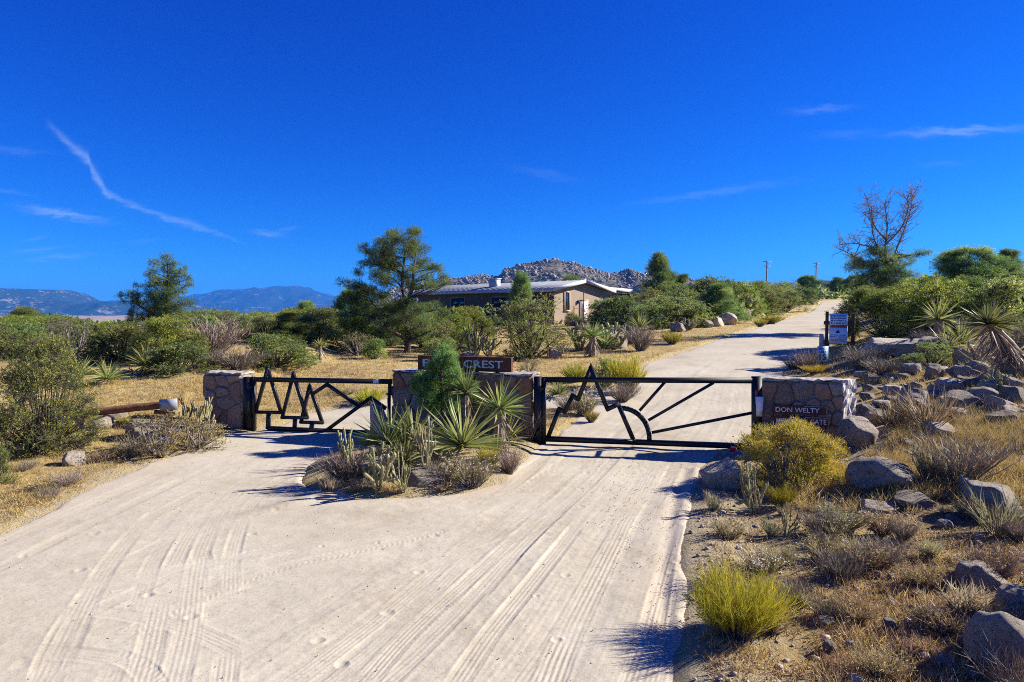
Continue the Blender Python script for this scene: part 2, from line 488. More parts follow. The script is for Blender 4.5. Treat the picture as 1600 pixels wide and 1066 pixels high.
def mat_ground():
    m, nt, b = new_mat('dry_ground')
    p = pos(nt)
    big = nt.noise(p, 0.35, 5, 0.6)
    mid = nt.noise(p, 2.2, 5, 0.65)
    fine = nt.noise(p, 22.0, 5, 0.7)
    c = nt.ramp(big, [(0.30, (0.31, 0.22, 0.135)), (0.48, (0.42, 0.31, 0.18)), (0.62, (0.50, 0.385, 0.21)), (0.78, (0.51, 0.41, 0.27))])
    c = nt.mix(0.65, c, nt.ramp(mid, [(0.3, (0.45, 0.40, 0.36)), (0.5, (0.95, 0.93, 0.88)), (0.72, (1.15, 1.1, 0.98))]), 'MULTIPLY')
    c = nt.mix(0.75, c, nt.ramp(fine, [(0.3, (0.35, 0.31, 0.28)), (0.47, (0.9, 0.88, 0.85)), (0.7, (1.25, 1.22, 1.15))]), 'MULTIPLY')
    w = nt.n('ShaderNodeAttribute', attribute_name='rnd').outputs['Fac']       # bare sandy path and road shoulder
    c = nt.mix(w, c, nt.mix(fine, (0.41, 0.345, 0.255), (0.58, 0.51, 0.385)))
    st = nt.n('ShaderNodeAttribute', attribute_name='straw').outputs['Fac']   # dry grass litter on the banks
    st = nt.math('MULTIPLY', st, nt.ramp(nt.noise(p, 3.0, 5, 0.7), [(0.32, (0.1, 0.1, 0.1)), (0.55, (1, 1, 1))]))
    c = nt.mix(st, c, nt.mix(fine, (0.50, 0.35, 0.115), (0.78, 0.60, 0.26)))
    nt.link(c, b.inputs['Base Color'])
    bump(nt, b, nt.math('ADD', nt.noise(p, 35, 5, 0.7), nt.math('MULTIPLY', nt.noise(p, 8, 6, 0.75), 2.6)), 1.0, 0.07)
    b.inputs['Roughness'].default_value = 0.97
    b.inputs['Specular IOR Level'].default_value = 0.08
    return m
def mat_rock(name='granite', dark=1.0):
    m, nt, b = new_mat(name)
    p = objco(nt)
    oi = nt.n('ShaderNodeObjectInfo').outputs['Random']
    off = nt.n('ShaderNodeCombineXYZ', {0: nt.math('MULTIPLY', oi, 37.0), 1: nt.math('MULTIPLY', oi, 91.0), 2: 0.0}).outputs[0]
    p = nt.n('ShaderNodeVectorMath', {0: p, 1: off}, operation='ADD').outputs[0]
    big = nt.noise(p, 1.1, 4, 0.6)
    sp = nt.noise(p, 28, 4, 0.75)
    lich = nt.noise(p, 3.6, 5, 0.7, 0.4)
    c = nt.ramp(big, [(0.3, (0.36 * dark, 0.29 * dark, 0.215 * dark)), (0.55, (0.50 * dark, 0.425 * dark, 0.335 * dark)), (0.75, (0.56 * dark, 0.46 * dark, 0.345 * dark))])
    c = nt.mix(0.7, c, nt.ramp(sp, [(0.32, (0.35, 0.34, 0.34)), (0.5, (1, 1, 1)), (0.7, (1.25, 1.22, 1.2))]), 'MULTIPLY')
    c = nt.mix(nt.ramp(lich, [(0.55, (0, 0, 0)), (0.64, (0.7, 0.7, 0.7))]), c, (0.15, 0.125, 0.10))
    v = nt.math('ADD', nt.math('MULTIPLY', oi, 0.62), 0.68)
    h = nt.n('ShaderNodeHueSaturation', {'Value': v, 'Color': c})
    nt.link(h.outputs[0], b.inputs['Base Color'])
    bump(nt, b, nt.math('ADD', nt.math('MULTIPLY', nt.noise(p, 45, 4, 0.7), 0.35), nt.noise(p, 4, 7, 0.75)), 1.0, 0.12)
    b.inputs['Roughness'].default_value = 0.95
    return m
def mat_wallstone():
    m, nt, b = new_mat('wall_stone')
    p = objco(nt)
    oi = nt.n('ShaderNodeObjectInfo').outputs['Random']
    c = nt.ramp(oi, [(0.0, (0.16, 0.115, 0.085)), (0.18, (0.27, 0.19, 0.13)), (0.36, (0.21, 0.18, 0.15)), (0.54, (0.33, 0.235, 0.16)), (0.70, (0.25, 0.13, 0.08)), (0.85, (0.30, 0.25, 0.205)), (1.0, (0.18, 0.14, 0.11))])
    sp = nt.noise(p, 14, 5, 0.7)
    c = nt.mix(0.7, c, nt.ramp(sp, [(0.3, (0.5, 0.48, 0.46)), (0.5, (1, 1, 1)), (0.72, (1.4, 1.35, 1.3))]), 'MULTIPLY')
    nt.link(c, b.inputs['Base Color'])
    bump(nt, b, nt.noise(p, 11, 6, 0.7), 0.8, 0.03)
    b.inputs['Roughness'].default_value = 0.85
    return m

M = {}
M['sand'] = mat_sand()
M['ground'] = mat_ground()
M['rock'] = mat_rock()
M['wallstone'] = mat_wallstone()
M['mortar'] = plain_mat('mortar', (0.17, 0.15, 0.13), 0.95, 0.35, 6, bmp=0.8, bscale=25)
M['steel'] = plain_mat('black_steel', (0.010, 0.010, 0.012), 0.42, 0.3, 5, spec=0.4)
M['signwood'] = plain_mat('brown_sign_board', (0.105, 0.035, 0.022), 0.7, 0.4, 6, bmp=0.3)
M['white'] = plain_mat('white_paint', (0.74, 0.74, 0.73), 0.6, 0.06, 4)
M['shadeblue'] = plain_mat('white_letters_shade_blue', (0.42, 0.58, 0.68), 0.6, 0.1, 8)  # white lettering, bluish shade painted into its colour
M['red'] = plain_mat('red_reflector', (0.62, 0.02, 0.025), 0.35, spec=0.5)
M['orange'] = plain_mat('orange_plastic', (0.75, 0.14, 0.07), 0.5)
M['sheet'] = plain_mat('white_sheet_shade_blue', (0.34, 0.54, 0.80), 0.45, 0.05, 5, spec=0.4)  # white sheet with the blue of shade mixed into its colour
M['ink'] = plain_mat('sign_ink_black', (0.02, 0.025, 0.04), 0.6)
M['inkblue'] = plain_mat('sign_ink_blue', (0.03, 0.09, 0.28), 0.6)
M['inkred'] = plain_mat('sign_ink_red', (0.55, 0.06, 0.04), 0.6)
M['darkwood'] = plain_mat('dark_post_wood', (0.055, 0.028, 0.020), 0.85, 0.4, 9, bmp=0.5)
M['log'] = plain_mat('weathered_brown_log', (0.21, 0.095, 0.045), 0.85, 0.45, 7, bmp=0.6, bscale=18)
M['greywood'] = plain_mat('grey_weathered_wood', (0.24, 0.20, 0.17), 0.9, 0.4, 9, bmp=0.6)
M['galv'] = plain_mat('grey_metal_plate', (0.38, 0.40, 0.43), 0.5, 0.12, 9, spec=0.4, metal=0.1)
M['pipe'] = plain_mat('rusty_pipe', (0.30, 0.13, 0.06), 0.8, 0.3, 9)
M['bark'] = plain_mat('pine_bark', (0.105, 0.075, 0.058), 0.95, 0.5, 14, bmp=0.9, bscale=22)
M['twig'] = plain_mat('grey_twig', (0.21, 0.175, 0.15), 0.95, 0.35, 11)
M['darktwig'] = plain_mat('dark_stem', (0.085, 0.066, 0.055), 0.95, 0.4, 11)
M['deadwood'] = plain_mat('dead_branch', (0.22, 0.18, 0.155), 0.95, 0.4, 9)
M['pine'] = leaf_mat('pine_needles', [(0, (0.053, 0.118, 0.034)), (0.45, (0.146, 0.250, 0.058)), (0.8, (0.281, 0.353, 0.077)), (1, (0.487, 0.467, 0.122))], 0.44)
M['pinebright'] = leaf_mat('even_pine_needles', [(0, (0.045, 0.085, 0.026)), (0.45, (0.135, 0.195, 0.05)), (0.8, (0.205, 0.27, 0.06)), (1, (0.28, 0.32, 0.08))], 0.42, val_var=0.0, hue_var=0.0)
M['pine2'] = leaf_mat('young_pine_needles', [(0, (0.059, 0.130, 0.037)), (0.5, (0.147, 0.261, 0.057)), (1, (0.295, 0.402, 0.103))], 0.38)
M['oak'] = leaf_mat('scrub_oak_leaves', [(0, (0.080, 0.135, 0.039)), (0.5, (0.206, 0.275, 0.069)), (0.85, (0.387, 0.416, 0.102)), (1, (0.630, 0.608, 0.214))], 0.44, val_var=0.7, hue_var=0.07)
M['juniper'] = leaf_mat('juniper_foliage', [(0, (0.070, 0.127, 0.022)), (0.5, (0.201, 0.269, 0.040)), (1, (0.441, 0.476, 0.066))], 0.44)
M['brightjuniper'] = leaf_mat('bright_juniper_foliage', [(0, (0.07, 0.105, 0.015)), (0.5, (0.18, 0.225, 0.03)), (1, (0.36, 0.36, 0.05))], 0.42, val_var=0.0, hue_var=0.0)
M['catclaw'] = leaf_mat('olive_leaves', [(0, (0.114, 0.157, 0.053)), (0.55, (0.258, 0.314, 0.077)), (1, (0.450, 0.482, 0.116))], 0.44)
M['palegreen'] = leaf_mat('pale_green_leaves', [(0, (0.10, 0.115, 0.05)), (0.5, (0.20, 0.22, 0.09)), (1, (0.33, 0.33, 0.15))], 0.35)
M['yflower'] = leaf_mat('yellow_flowers', [(0, (0.42, 0.25, 0.02)), (1, (0.70, 0.50, 0.04))], 0.2)
M['sage'] = leaf_mat('grey_green_leaves', [(0, (0.118, 0.108, 0.038)), (0.5, (0.238, 0.208, 0.067)), (1, (0.375, 0.321, 0.109))], 0.30)
M['greybrush'] = leaf_mat('grey_dry_twigs', [(0, (0.122, 0.095, 0.076)), (0.5, (0.245, 0.190, 0.143)), (1, (0.390, 0.309, 0.232))], 0.1)
M['broom'] = leaf_mat('rabbitbrush_stems', [(0, (0.145, 0.142, 0.014)), (0.5, (0.362, 0.320, 0.024)), (1, (0.637, 0.505, 0.055))], 0.3)
M['broomgold'] = leaf_mat('rabbitbrush_gold_tips', [(0, (0.40, 0.25, 0.05)), (0.5, (0.58, 0.40, 0.06)), (1, (0.64, 0.50, 0.26))], 0.25)
M['goldbush'] = leaf_mat('golden_bush_stems', [(0, (0.23, 0.17, 0.015)), (0.45, (0.45, 0.335, 0.03)), (1, (0.63, 0.46, 0.09))], 0.35)
M['whiteflower'] = leaf_mat('white_flower_heads', [(0, (0.50, 0.44, 0.33)), (1, (0.74, 0.70, 0.60))], 0.2)
M['grass'] = leaf_mat('dry_grass_blades', [(0, (0.36, 0.255, 0.085)), (0.4, (0.55, 0.42, 0.13)), (0.75, (0.68, 0.545, 0.19)), (1, (0.74, 0.63, 0.32))], 0.35)
M['litter'] = leaf_mat('brown_dry_weeds', [(0, (0.172, 0.109, 0.063)), (0.5, (0.356, 0.241, 0.127)), (1, (0.552, 0.414, 0.230))], 0.2)
M['yucca'] = leaf_mat('yucca_blades', [(0, (0.077, 0.107, 0.036)), (0.5, (0.193, 0.223, 0.064)), (1, (0.478, 0.463, 0.141))], 0.32, rough=0.45)
M['yuccadead'] = leaf_mat('dead_yucca_leaves', [(0, (0.10, 0.075, 0.06)), (0.5, (0.24, 0.175, 0.13)), (1, (0.42, 0.34, 0.26))], 0.15)
M['cholla'] = leaf_mat('cholla_stems', [(0, (0.15, 0.145, 0.06)), (0.5, (0.27, 0.255, 0.12)), (1, (0.40, 0.37, 0.20))], 0.0, rough=0.8)
M['spine'] = leaf_mat('cholla_spines', [(0, (0.30, 0.245, 0.12)), (1, (0.52, 0.45, 0.26))], 0.3)
M['deadneedle'] = leaf_mat('dead_rust_needles', [(0, (0.122, 0.069, 0.041)), (1, (0.260, 0.168, 0.093))], 0.2)
# ------------------------------------------------------------------ ground and road
def build_ground():
    th = np.concatenate([np.linspace(-180, -52, 40)[:-1], np.linspace(-52, 52, 420), np.linspace(52, 180, 40)[1:]])
    th = np.radians(th)
    r = np.concatenate([[0.6, 1.2, 1.8, 2.4], np.exp(np.linspace(math.log(3.0), math.log(14000), 430))])
    T, R = np.meshgrid(th, r)
    x, y = R * np.sin(T), R * np.cos(T)
    sd = road_sdf(x, y)
    near = R < 400
    z = ground_h(x, y) + np.where(near, ground_rough(x, y), 0)
    z += np.where(R > 150, fbm(x / 90, y / 90, 4, 3) * np.clip((R - 150) / 60, 0, 6), 0)
    berm = 0.05 * np.exp(-((sd + 0.35) / 0.3) ** 2) * (R < 200)
    z += berm - (0.07 + 0.0022 * R) * sstep(-0.05, 0.3, sd)
    ps = poly_sdf(x, y, PATH)
    z -= 0.05 * sstep(-0.25, 0.15, ps)
    w = np.maximum(sstep(-0.25, 0.15, ps) * 0.85, 0.9 * sstep(-1.5, -0.1, sd + 0.9 * fbm(x * 1.7, y * 1.7, 4, 31)) * sstep(15.5, 13, y))
    w = np.maximum(w, 0.75 * sstep(-0.8, 0.2, sd + 0.9 * fbm(x * 1.7, y * 1.7, 4, 31)))
    isl = poly_sdf(x, y, [(0.45, 15.2), (-0.1, 12.4), (-1.6, 11.3), (-3.2, 11.6), (-3.9, 13.4), (-3.5, 15.6), (-2.9, 17.2), (0.5, 16.4)])
    w = np.maximum(w, 0.85 * sstep(-0.5, 0.0, isl + .4 * fbm(x * 2, y * 2, 3, 37)))
    w = np.maximum(w, 0.7 * sstep(2.2, 0.0, np.hypot((x + 3.3) / 1.6, (y - 24.5))))
    nr, nt_ = R.shape
    i = np.arange(nr * nt_).reshape(nr, nt_)
    q = np.stack([i[:-1, :-1], i[:-1, 1:], i[1:, 1:], i[1:, :-1]], -1).reshape(-1, 4)[:, ::-1]
    me = mesh_np('ground', np.stack([x, y, z], -1).reshape(-1, 3), quads=q, mat=M['ground'], rnd=w.ravel(), smooth=True)
    low = sstep(0.12, 0.3, x / np.maximum(y, .1)) * sstep(13.2, 11.6, y)
    straw = np.clip(1 - low * 0.6, 0, 1) * (0.55 + 0.45 * sstep(-.3, .3, fbm(x * .4, y * .4, 3, 91))) * (R < 200)
    at_ = me.attributes.new('straw', 'FLOAT', 'POINT'); at_.data.foreach_set('value', np.ascontiguousarray(straw.ravel(), np.float32))
    return tag(link('ground', me), kind='structure')
ground = build_ground()

def dense(pts, step=0.25):
    pts = np.asarray(pts, float)
    n = len(pts)
    out = []
    for k in range(n - 1):
        p0, p1, p2, p3 = pts[max(k - 1, 0)], pts[k], pts[k + 1], pts[min(k + 2, n - 1)]
        m = max(2, int(np.linalg.norm(p2 - p1) / step))
        t = np.linspace(0, 1, m, endpoint=False)[:, None]
        out.append(0.5 * (2 * p1 + (p2 - p0) * t + (2 * p0 - 5 * p1 + 4 * p2 - p3) * t ** 2 + (3 * p1 - p0 - 3 * p2 + p3) * t ** 3))
    out.append(pts[-1:])
    return np.concatenate(out)
def track_coords(x, y, line, reach):
    """lateral offset and run along a wheel line for points close to it"""
    lo, hi = line.min(0) - reach, line.max(0) + reach
    idx = np.nonzero((x > lo[0]) & (x < hi[0]) & (y > lo[1]) & (y < hi[1]))[0]
    px, py = x[idx], y[idx]
    bd = np.full(len(idx), 1e9); bu = np.zeros(len(idx)); bs = np.zeros(len(idx))
    s0 = 0.0
    for a, b in zip(line[:-1], line[1:]):
        e = b - a
        L = np.hypot(*e)
        if L < 1e-6: continue
        e = e / L
        rx, ry = px - a[0], py - a[1]
        t = np.clip(rx * e[0] + ry * e[1], 0, L)
        d = (rx - e[0] * t) ** 2 + (ry - e[1] * t) ** 2
        m = d < bd
        bd[m] = d[m]
        bu[m] = (rx * e[1] - ry * e[0])[m]
        bs[m] = (s0 + t)[m]
        s0 += L
    ends = (bs > 0.02) & (bs < s0 - 0.02)
    return idx, bu, bs, np.sqrt(bd), ends, s0

def build_road():
    rng = np.random.default_rng(4)
    th = np.radians(np.concatenate([np.linspace(-80, -39, 60)[:-1], np.linspace(-39, 39, 860), np.linspace(39, 60, 25)[1:]]))
    rr = [1.6, 2.2, 2.8, 3.3, 3.8, 4.2, 4.5, 4.75]
    r = 4.9
    while r < 185:
        rr.append(r)
        r += max(r * r / (683 * CAMZ) * 0.75, 0.013)
    rr = np.array(rr)
    T, R = np.meshgrid(th, rr)
    x, y = R * np.sin(T), R * np.cos(T)
    sd = road_sdf(x, y) + 0.22 * fbm(x * 1.1, y * 1.1, 4, 12, 0.6)
    keep = sd > -0.45
    ids = np.full(R.shape, -1)
    ids[keep] = np.arange(keep.sum())
    X, Y, S = x[keep], y[keep], sd[keep]
    z = ground_h(X, Y)
    micro = 0.018 * fbm(X * 0.7, Y * 0.7, 3, 21) + 0.004 * fbm(X * 3.1, Y * 3.1, 3, 22)
    # churned sand where few wheels go
    churn = sstep(0.0, 1.2, fbm(X * 0.35, Y * 0.35, 2, 40) + 0.5)
    micro += churn * 0.006 * fbm(X * 7, Y * 7, 3, 23)
    # graded streaks along the main lane
    main = dense(RC, 0.6)
    idx, u, s, d, ends, _ = track_coords(X, Y, main, 5.0)
    half = np.interp(Y[idx], RC[:, 1], RHW)
    fade = sstep(1.15, 0.6, np.abs(u) / half) * sstep(70, 30, Y[idx])
    st = (vnoise(u * 13, s * 0.22, 51) - 0.5) * 0.0036 + (vnoise(u * 29, s * 0.35, 52) - 0.5) * 0.003 + (vnoise(u * 4.5, s * 0.1, 53) - 0.5) * 0.008
    micro[idx] += st * fade
    for off, dep in ((-0.95, 0.012), (0.75, 0.013), (-0.2, -0.006)):
        micro[idx] -= dep * np.exp(-((u - off) / 0.28) ** 2) * fade
    # wheel prints
    def off(line, k):
        t = np.gradient(line, axis=0); t /= np.linalg.norm(t, axis=1)[:, None] + 1e-9
        return line + np.stack([t[:, 1], -t[:, 0]], 1) * k
    tr = []
    for k in range(13):                                     # along the main lane
        o = rng.uniform(-1.75, 1.75)
        w = rng.uniform(-0.35, 0.35)
        ln = off(dense(RC[:8], 0.35), o)
        ln[:, 0] += w * np.sin(ln[:, 1] * rng.uniform(0.12, 0.3) + rng.uniform(0, 6)) * 0.6
        tr.append((ln, rng.uniform(0.10, 0.14), int(rng.random() < 0.3), rng.uniform(0.3, 0.55)))
    curves = [[(60, 1075), (85, 1010), (115, 960), (140, 925), (143, 912)], [(85, 1085), (103, 1015), (130, 965), (150, 933), (158, 915)],
              [(150, 935), (260, 938), (380, 955), (470, 985)], [(160, 1020), (210, 1035), (240, 1066), (250, 1100)], [(0, 1012), (70, 1018), (140, 1024), (200, 1034)],
              [(90, 980), (200, 930), (330, 880), (480, 850), (640, 835), (760, 790), (850, 720)], [(180, 1000), (300, 940), (430, 890), (560, 860), (700, 825), (800, 775), (900, 705)],
              [(20, 905), (110, 915), (200, 912), (320, 905)], [(300, 850), (370, 832), (440, 815), (520, 790)], [(310, 860), (318, 880), (312, 905)],
              [(120, 860), (230, 810), (330, 760), (430, 715), (470, 690)], [(190, 880), (290, 830), (390, 775), (480, 725), (520, 690)],
              [(330, 1066), (420, 1000), (520, 945), (650, 895), (760, 840), (860, 770)], [(450, 960), (560, 910), (660, 880), (780, 850), (880, 800)],
              [(700, 1090), (760, 1000), (820, 925), (880, 850), (950, 760)], [(1010, 1090), (1035, 1000), (1050, 920), (1070, 840), (1085, 760)], [(1045, 1090), (1062, 990), (1073, 900), (1086, 820)],
              [(560, 1080), (640, 990), (740, 900), (840, 810), (930, 730)], [(850, 1090), (890, 990), (940, 890), (990, 790), (1020, 730)], [(0, 960), (90, 955), (190, 960), (300, 985), (420, 1040)]]
    for c in curves:
        tr.append((dense(hit_many([p[0] for p in c], [p[1] for p in c])[:, :2], 0.2), rng.uniform(0.095, 0.13), int(rng.random() < 0.3), rng.uniform(0.4, 0.8)))
    lane = [np.array([(-4.9, 17.0), (-5.0, 14.0), (-4.9, 11.0), (-4.3, 8.5), (-3.4, 6.2), (-2.8, 4.5)]), np.array([(-5.4, 17.0), (-5.8, 14.0), (-6.0, 11.0), (-6.1, 8.0), (-6.2, 5.0)]), np.array([(1.6, 15.0), (0.4, 12.0), (-1.4, 9.6), (-3.6, 7.8), (-6.0, 6.8)])]
    for k in range(13):
        ln = dense(lane[k % 3] + np.array([rng.uniform(-.8, .8), rng.uniform(-.4, .4)]), 0.3)
        tr.append((ln, rng.uniform(0.09, 0.13), 0, rng.uniform(0.2, 0.42)))
    for ln, hw, kind, amp in tr:
        idx, u, s, d, ends, tot = track_coords(X, Y, ln, 0.3)
        m = (d < hw * 1.7) & ends
        idx, u, s = idx[m], u[m], s[m]
        ins = sstep(1.05, 0.9, np.abs(u) / hw)
        endf = sstep(0, 0.4, s) * sstep(tot, tot - 0.4, s)
        patch = sstep(-0.35, 0.15, fbm(s * 0.55, u * 0 + hw * 900, 2, 66) + 0.12)
        if kind == 0:
            pat = 0.0036 * np.cos(2 * math.pi * u / (hw * 0.42))
        else:
            pat = 0.0034 * np.clip(1.6 * np.sin(2 * math.pi * (s + np.abs(u) * 0.7) / 0.075), -1, 1) * (np.abs(u) > 0.012)
        h = ins * (-0.006 + pat) + 0.005 * np.exp(-((np.abs(u) - hw * 1.15) / (hw * 0.16)) ** 2)
        # a fresh print flattens what was there
        micro[idx] = micro[idx] * (1 - 0.6 * ins * endf * patch) + h * amp * endf * patch
    # foot and hoof scuffs
    for k in range(45):
        cx, cy = rng.uniform(-6.5, 3.5), rng.uniform(5, 14)
        rad = rng.uniform(0.03, 0.06)
        q = np.nonzero((np.abs(X - cx) < rad * 2.5) & (np.abs(Y - cy) < rad * 2.5))[0]
        if len(q):
            e = ((X[q] - cx) ** 2 + (Y[q] - cy) ** 2) / rad ** 2
            micro[q] += -0.010 * np.exp(-e) + 0.005 * np.exp(-(np.sqrt(e) - 1.35) ** 2 * 6)
    # the low sand ridge running off the island's tip
    rid = dense([(-2.9, 11.4), (-3.6, 10.6), (-4.2, 9.9), (-4.8, 9.3)], 0.3)
    idx, u, s, d, ends, tot = track_coords(X, Y, rid, 0.9)
    micro[idx] += 0.06 * np.exp(-(d / 0.22) ** 2) * sstep(tot + .1, 0, s)
    # wandering gully and low bank on the right edge of the lane
    edge = dense([(1.5, 4.5), (1.45, 5.6), (1.75, 7.4), (2.1, 8.8), (2.75, 11.0), (3.3, 12.6)], 0.3)
    idx, u, s, d, ends, tot = track_coords(X, Y, edge, 0.6)
    micro[idx] += 0.018 * np.exp(-((u - 0.12) / 0.12) ** 2) - 0.018 * np.exp(-((u + 0.08) / 0.09) ** 2)
    z = z + micro * np.clip(1.25 - R[keep] / 60, 0.15, 1) - 0.16 * sstep(0.12, -0.4, S)
    w = 0.75 * sstep(0.75, -0.15, S + 0.35 * fbm(X * 2.1, Y * 2.1, 3, 71)) * sstep(60, 20, Y)
    i = ids
    q = np.stack([i[:-1, :-1], i[:-1, 1:], i[1:, 1:], i[1:, :-1]], -1).reshape(-1, 4)[:, ::-1]
    q = q[(q >= 0).all(1)]
    me = mesh_np('road', np.stack([X, Y, z], -1), quads=q, mat=M['sand'], rnd=w, smooth=True)
    return tag(link('road', me), kind='structure')
road = build_road()

# ------------------------------------------------------------------ far hills
def mat_mountain(name, rockc, bushc, scale, cover):
    m, nt, b = new_mat(name)
    p = pos(nt)
    n1 = nt.noise(p, scale, 5, 0.7)
    n2 = nt.noise(p, scale * 0.18, 4, 0.6)
    n3 = nt.noise(p, scale * 2.3, 4, 0.7)
    s = nt.math('ADD', nt.math('MULTIPLY', n1, 0.65), nt.math('MULTIPLY', n2, 0.45))
    mask = nt.ramp(s, [(cover - 0.05, (0, 0, 0)), (cover + 0.05, (1, 1, 1))])
    rc = nt.mix(0.8, rockc, nt.ramp(n3, [(0.3, (0.45, 0.42, 0.42)), (0.6, (1.15, 1.1, 1.05))]), 'MULTIPLY')
    nt.link(nt.mix(mask, bushc, rc), b.inputs['Base Color'])
    bump(nt, b, n1, 1.0, 6.0 / max(scale, 0.01) * 0.02)
    b.inputs['Roughness'].default_value = 1.0
    b.inputs['Specular IOR Level'].default_value = 0.0
    return m
M['mount_a'] = mat_mountain('brushy_mountain', (0.34, 0.27, 0.23), (0.022, 0.034, 0.020), 0.030, 0.645)
M['mount_b'] = mat_mountain('far_mountain', (0.28, 0.25, 0.23), (0.022, 0.030, 0.026), 0.014, 0.665)
M['hillrock'] = mat_mountain('boulder_hill', (0.24, 0.195, 0.16), (0.045, 0.055, 0.028), 0.11, 0.56)

def ridge(name, prof, d, front, back, base, nx, ny, amp, seed, mat, wave):
    prof = np.array(prof, float)
    x0, x1 = (prof[0, 0] - CX) / F * d, (prof[-1, 0] - CX) / F * d
    u = np.linspace(0, 1, nx); t = np.linspace(0, 1, ny)
    Ug, Tg = np.meshgrid(u, t)
    xx = x0 + (x1 - x0) * Ug
    crest = CAMZ + (HOR - np.interp(CX + xx / d * F, prof[:, 0], prof[:, 1])) * d / F
    tc_ = front / (front + back)
    yy = d - front + (front + back) * Tg
    up = np.where(Tg < tc_, sstep(0, 1, Tg / tc_) * 0.55 + 0.45 * Tg / tc_, sstep(1, 0, (Tg - tc_) / (1 - tc_)))
    ridged = 1 - np.abs(fbm(xx / wave, yy / wave * 0.8, 5, seed, 0.55)) * 2
    n = (ridged - 0.55) * amp + fbm(xx / wave * 5, yy / wave * 5, 4, seed + 7) * amp * 0.28
    damp = 0.25 + 0.75 * np.clip(np.abs(Tg - tc_) / 0.25, 0, 1)
    z = base + (crest - base) * up + n * up * damp
    endf = sstep(0, 0.06, Ug) * sstep(1, 0.94, Ug)
    z = base - 30 + (z - base + 30) * endf
    i = np.arange(nx * ny).reshape(ny, nx)
    q = np.stack([i[:-1, :-1], i[:-1, 1:], i[1:, 1:], i[1:, :-1]], -1).reshape(-1, 4)
    me = mesh_np(name, np.stack([xx, yy, z], -1).reshape(-1, 3), quads=q, mat=mat, smooth=True)
    tag(link(name, me), kind='structure')
    return xx, yy, z
ridge('mountain', [(-420, 470), (-300, 446), (-150, 452), (0, 453), (30, 454), (60, 456), (88, 455), (105, 457), (125, 462), (145, 468), (170, 473), (190, 472), (215, 474), (250, 473), (275, 476), (310, 484), (360, 490)],
      5200, 1900, 900, -70, 420, 120, 130, 3, M['mount_a'], 620)
ridge('mountain', [(40, 486), (150, 478), (230, 472), (270, 470), (300, 466), (318, 463), (335, 461), (350, 457), (370, 454), (392, 455), (412, 454), (432, 450), (448, 451), (462, 449), (478, 452), (492, 458), (510, 461), (530, 462), (560, 466), (620, 474), (720, 479), (800, 484)],
      9000, 2600, 1500, -70, 420, 100, 210, 11, M['mount_b'], 1000)
hx, hy, hz = ridge('boulder_hill', [(560, 470), (620, 452), (680, 441), (700, 437), (722, 434), (745, 429), (760, 430), (778, 434), (788, 421), (800, 418), (815, 413), (835, 411), (850, 408), (866, 406), (880, 409), (900, 412), (915, 418), (935, 424), (950, 426), (965, 427), (980, 421), (990, 425), (1005, 428), (1030, 430), (1060, 432), (1090, 440), (1150, 452), (1230, 468)],
                   1100, 330, 250, -22, 520, 150, 5, 17, M['hillrock'], 75)
def rock_unit(seed, sub=1, cuts=5, rough=0.16, flat=False):
    """a boulder of unit radius: a ball with planes sheared off, edges softened, surface uneven"""
    rng = np.random.default_rng(seed)
    bm = bmesh.new()
    bmesh.ops.create_icosphere(bm, subdivisions=sub, radius=1.0)
    v = np.array([p.co[:] for p in bm.verts])
    f = [[p.index for p in fc.verts] for fc in bm.faces]
    bm.free()
    for k in range(cuts):
        n = rng.normal(size=3); n /= np.linalg.norm(n)
        o = rng.uniform(0.55, 0.92)
        dd = v @ n - o
        v = v - np.outer(np.where(dd > 0, dd * 0.97, 0), n)
    if flat:
        n = np.array([rng.uniform(-.05, .4), rng.uniform(-.35, .1), 1.0]); n /= np.linalg.norm(n)
        dd = v @ n - rng.uniform(.42, .6)
        v = v - np.outer(np.where(dd > 0, dd * 0.9, 0), n)
        v[:, 2] *= 1.35
    X, Y, Z = v.T
    def n3(f, sd):
        return (fbm(X * f + seed, Y * f + Z * f * 0.6, 3, sd) + fbm(Y * f - seed, Z * f + X * f * 0.6, 3, sd + 3) + fbm(Z * f + 7, X * f - Y * f * 0.5, 3, sd + 9)) / 1.9
    v = v * (1 + n3(1.1, seed) * rough + n3(3.3, seed + 20) * rough * 0.45 + n3(9.0, seed + 40) * rough * 0.16)[:, None]
    return v, np.array(f)
def hill_boulders():
    rng = np.random.default_rng(8)
    units = [rock_unit(k + 60, 1, 4, 0.2) for k in range(6)]
    gm = Geo()
    ny, nx = hx.shape
    for k in range(7500):
        j = int(rng.integers(6, int(ny * 0.66))); i = int(rng.integers(nx * 0.08, nx * 0.94))
        if fbm(np.array([hx[j, i] / 26]), np.array([hy[j, i] / 26]), 2, 77)[0] < -0.12 and rng.random() < 0.8: continue
        s = float(np.clip(rng.lognormal(0.42, 0.5), 0.7, 4.2))
        v, f = units[k % 6]
        a = rng.uniform(0, 6.28)
        rot = np.array([[math.cos(a), -math.sin(a), 0], [math.sin(a), math.cos(a), 0], [0, 0, 1]])
        gm.add((v * np.array([s * rng.uniform(.8, 1.4), s, s * rng.uniform(.6, 1.1)])) @ rot.T + np.array([hx[j, i], hy[j, i], hz[j, i] + s * 0.2]), t=f, r=rng.random())
    m, nt, b = new_mat('hill_boulder_rock')
    r = nt.n('ShaderNodeAttribute', attribute_name='rnd').outputs['Fac']
    nt.link(nt.ramp(r, [(0, (0.13, 0.11, 0.09)), (0.5, (0.22, 0.185, 0.155)), (1, (0.32, 0.265, 0.215))]), b.inputs['Base Color'])
    o = link('hillside_boulders', gm.mesh('hillside_boulders', m))
    tag(o, 'pale granite boulders strewn over the rocky hill behind the house', 'boulders', kind='stuff')
hill_boulders()

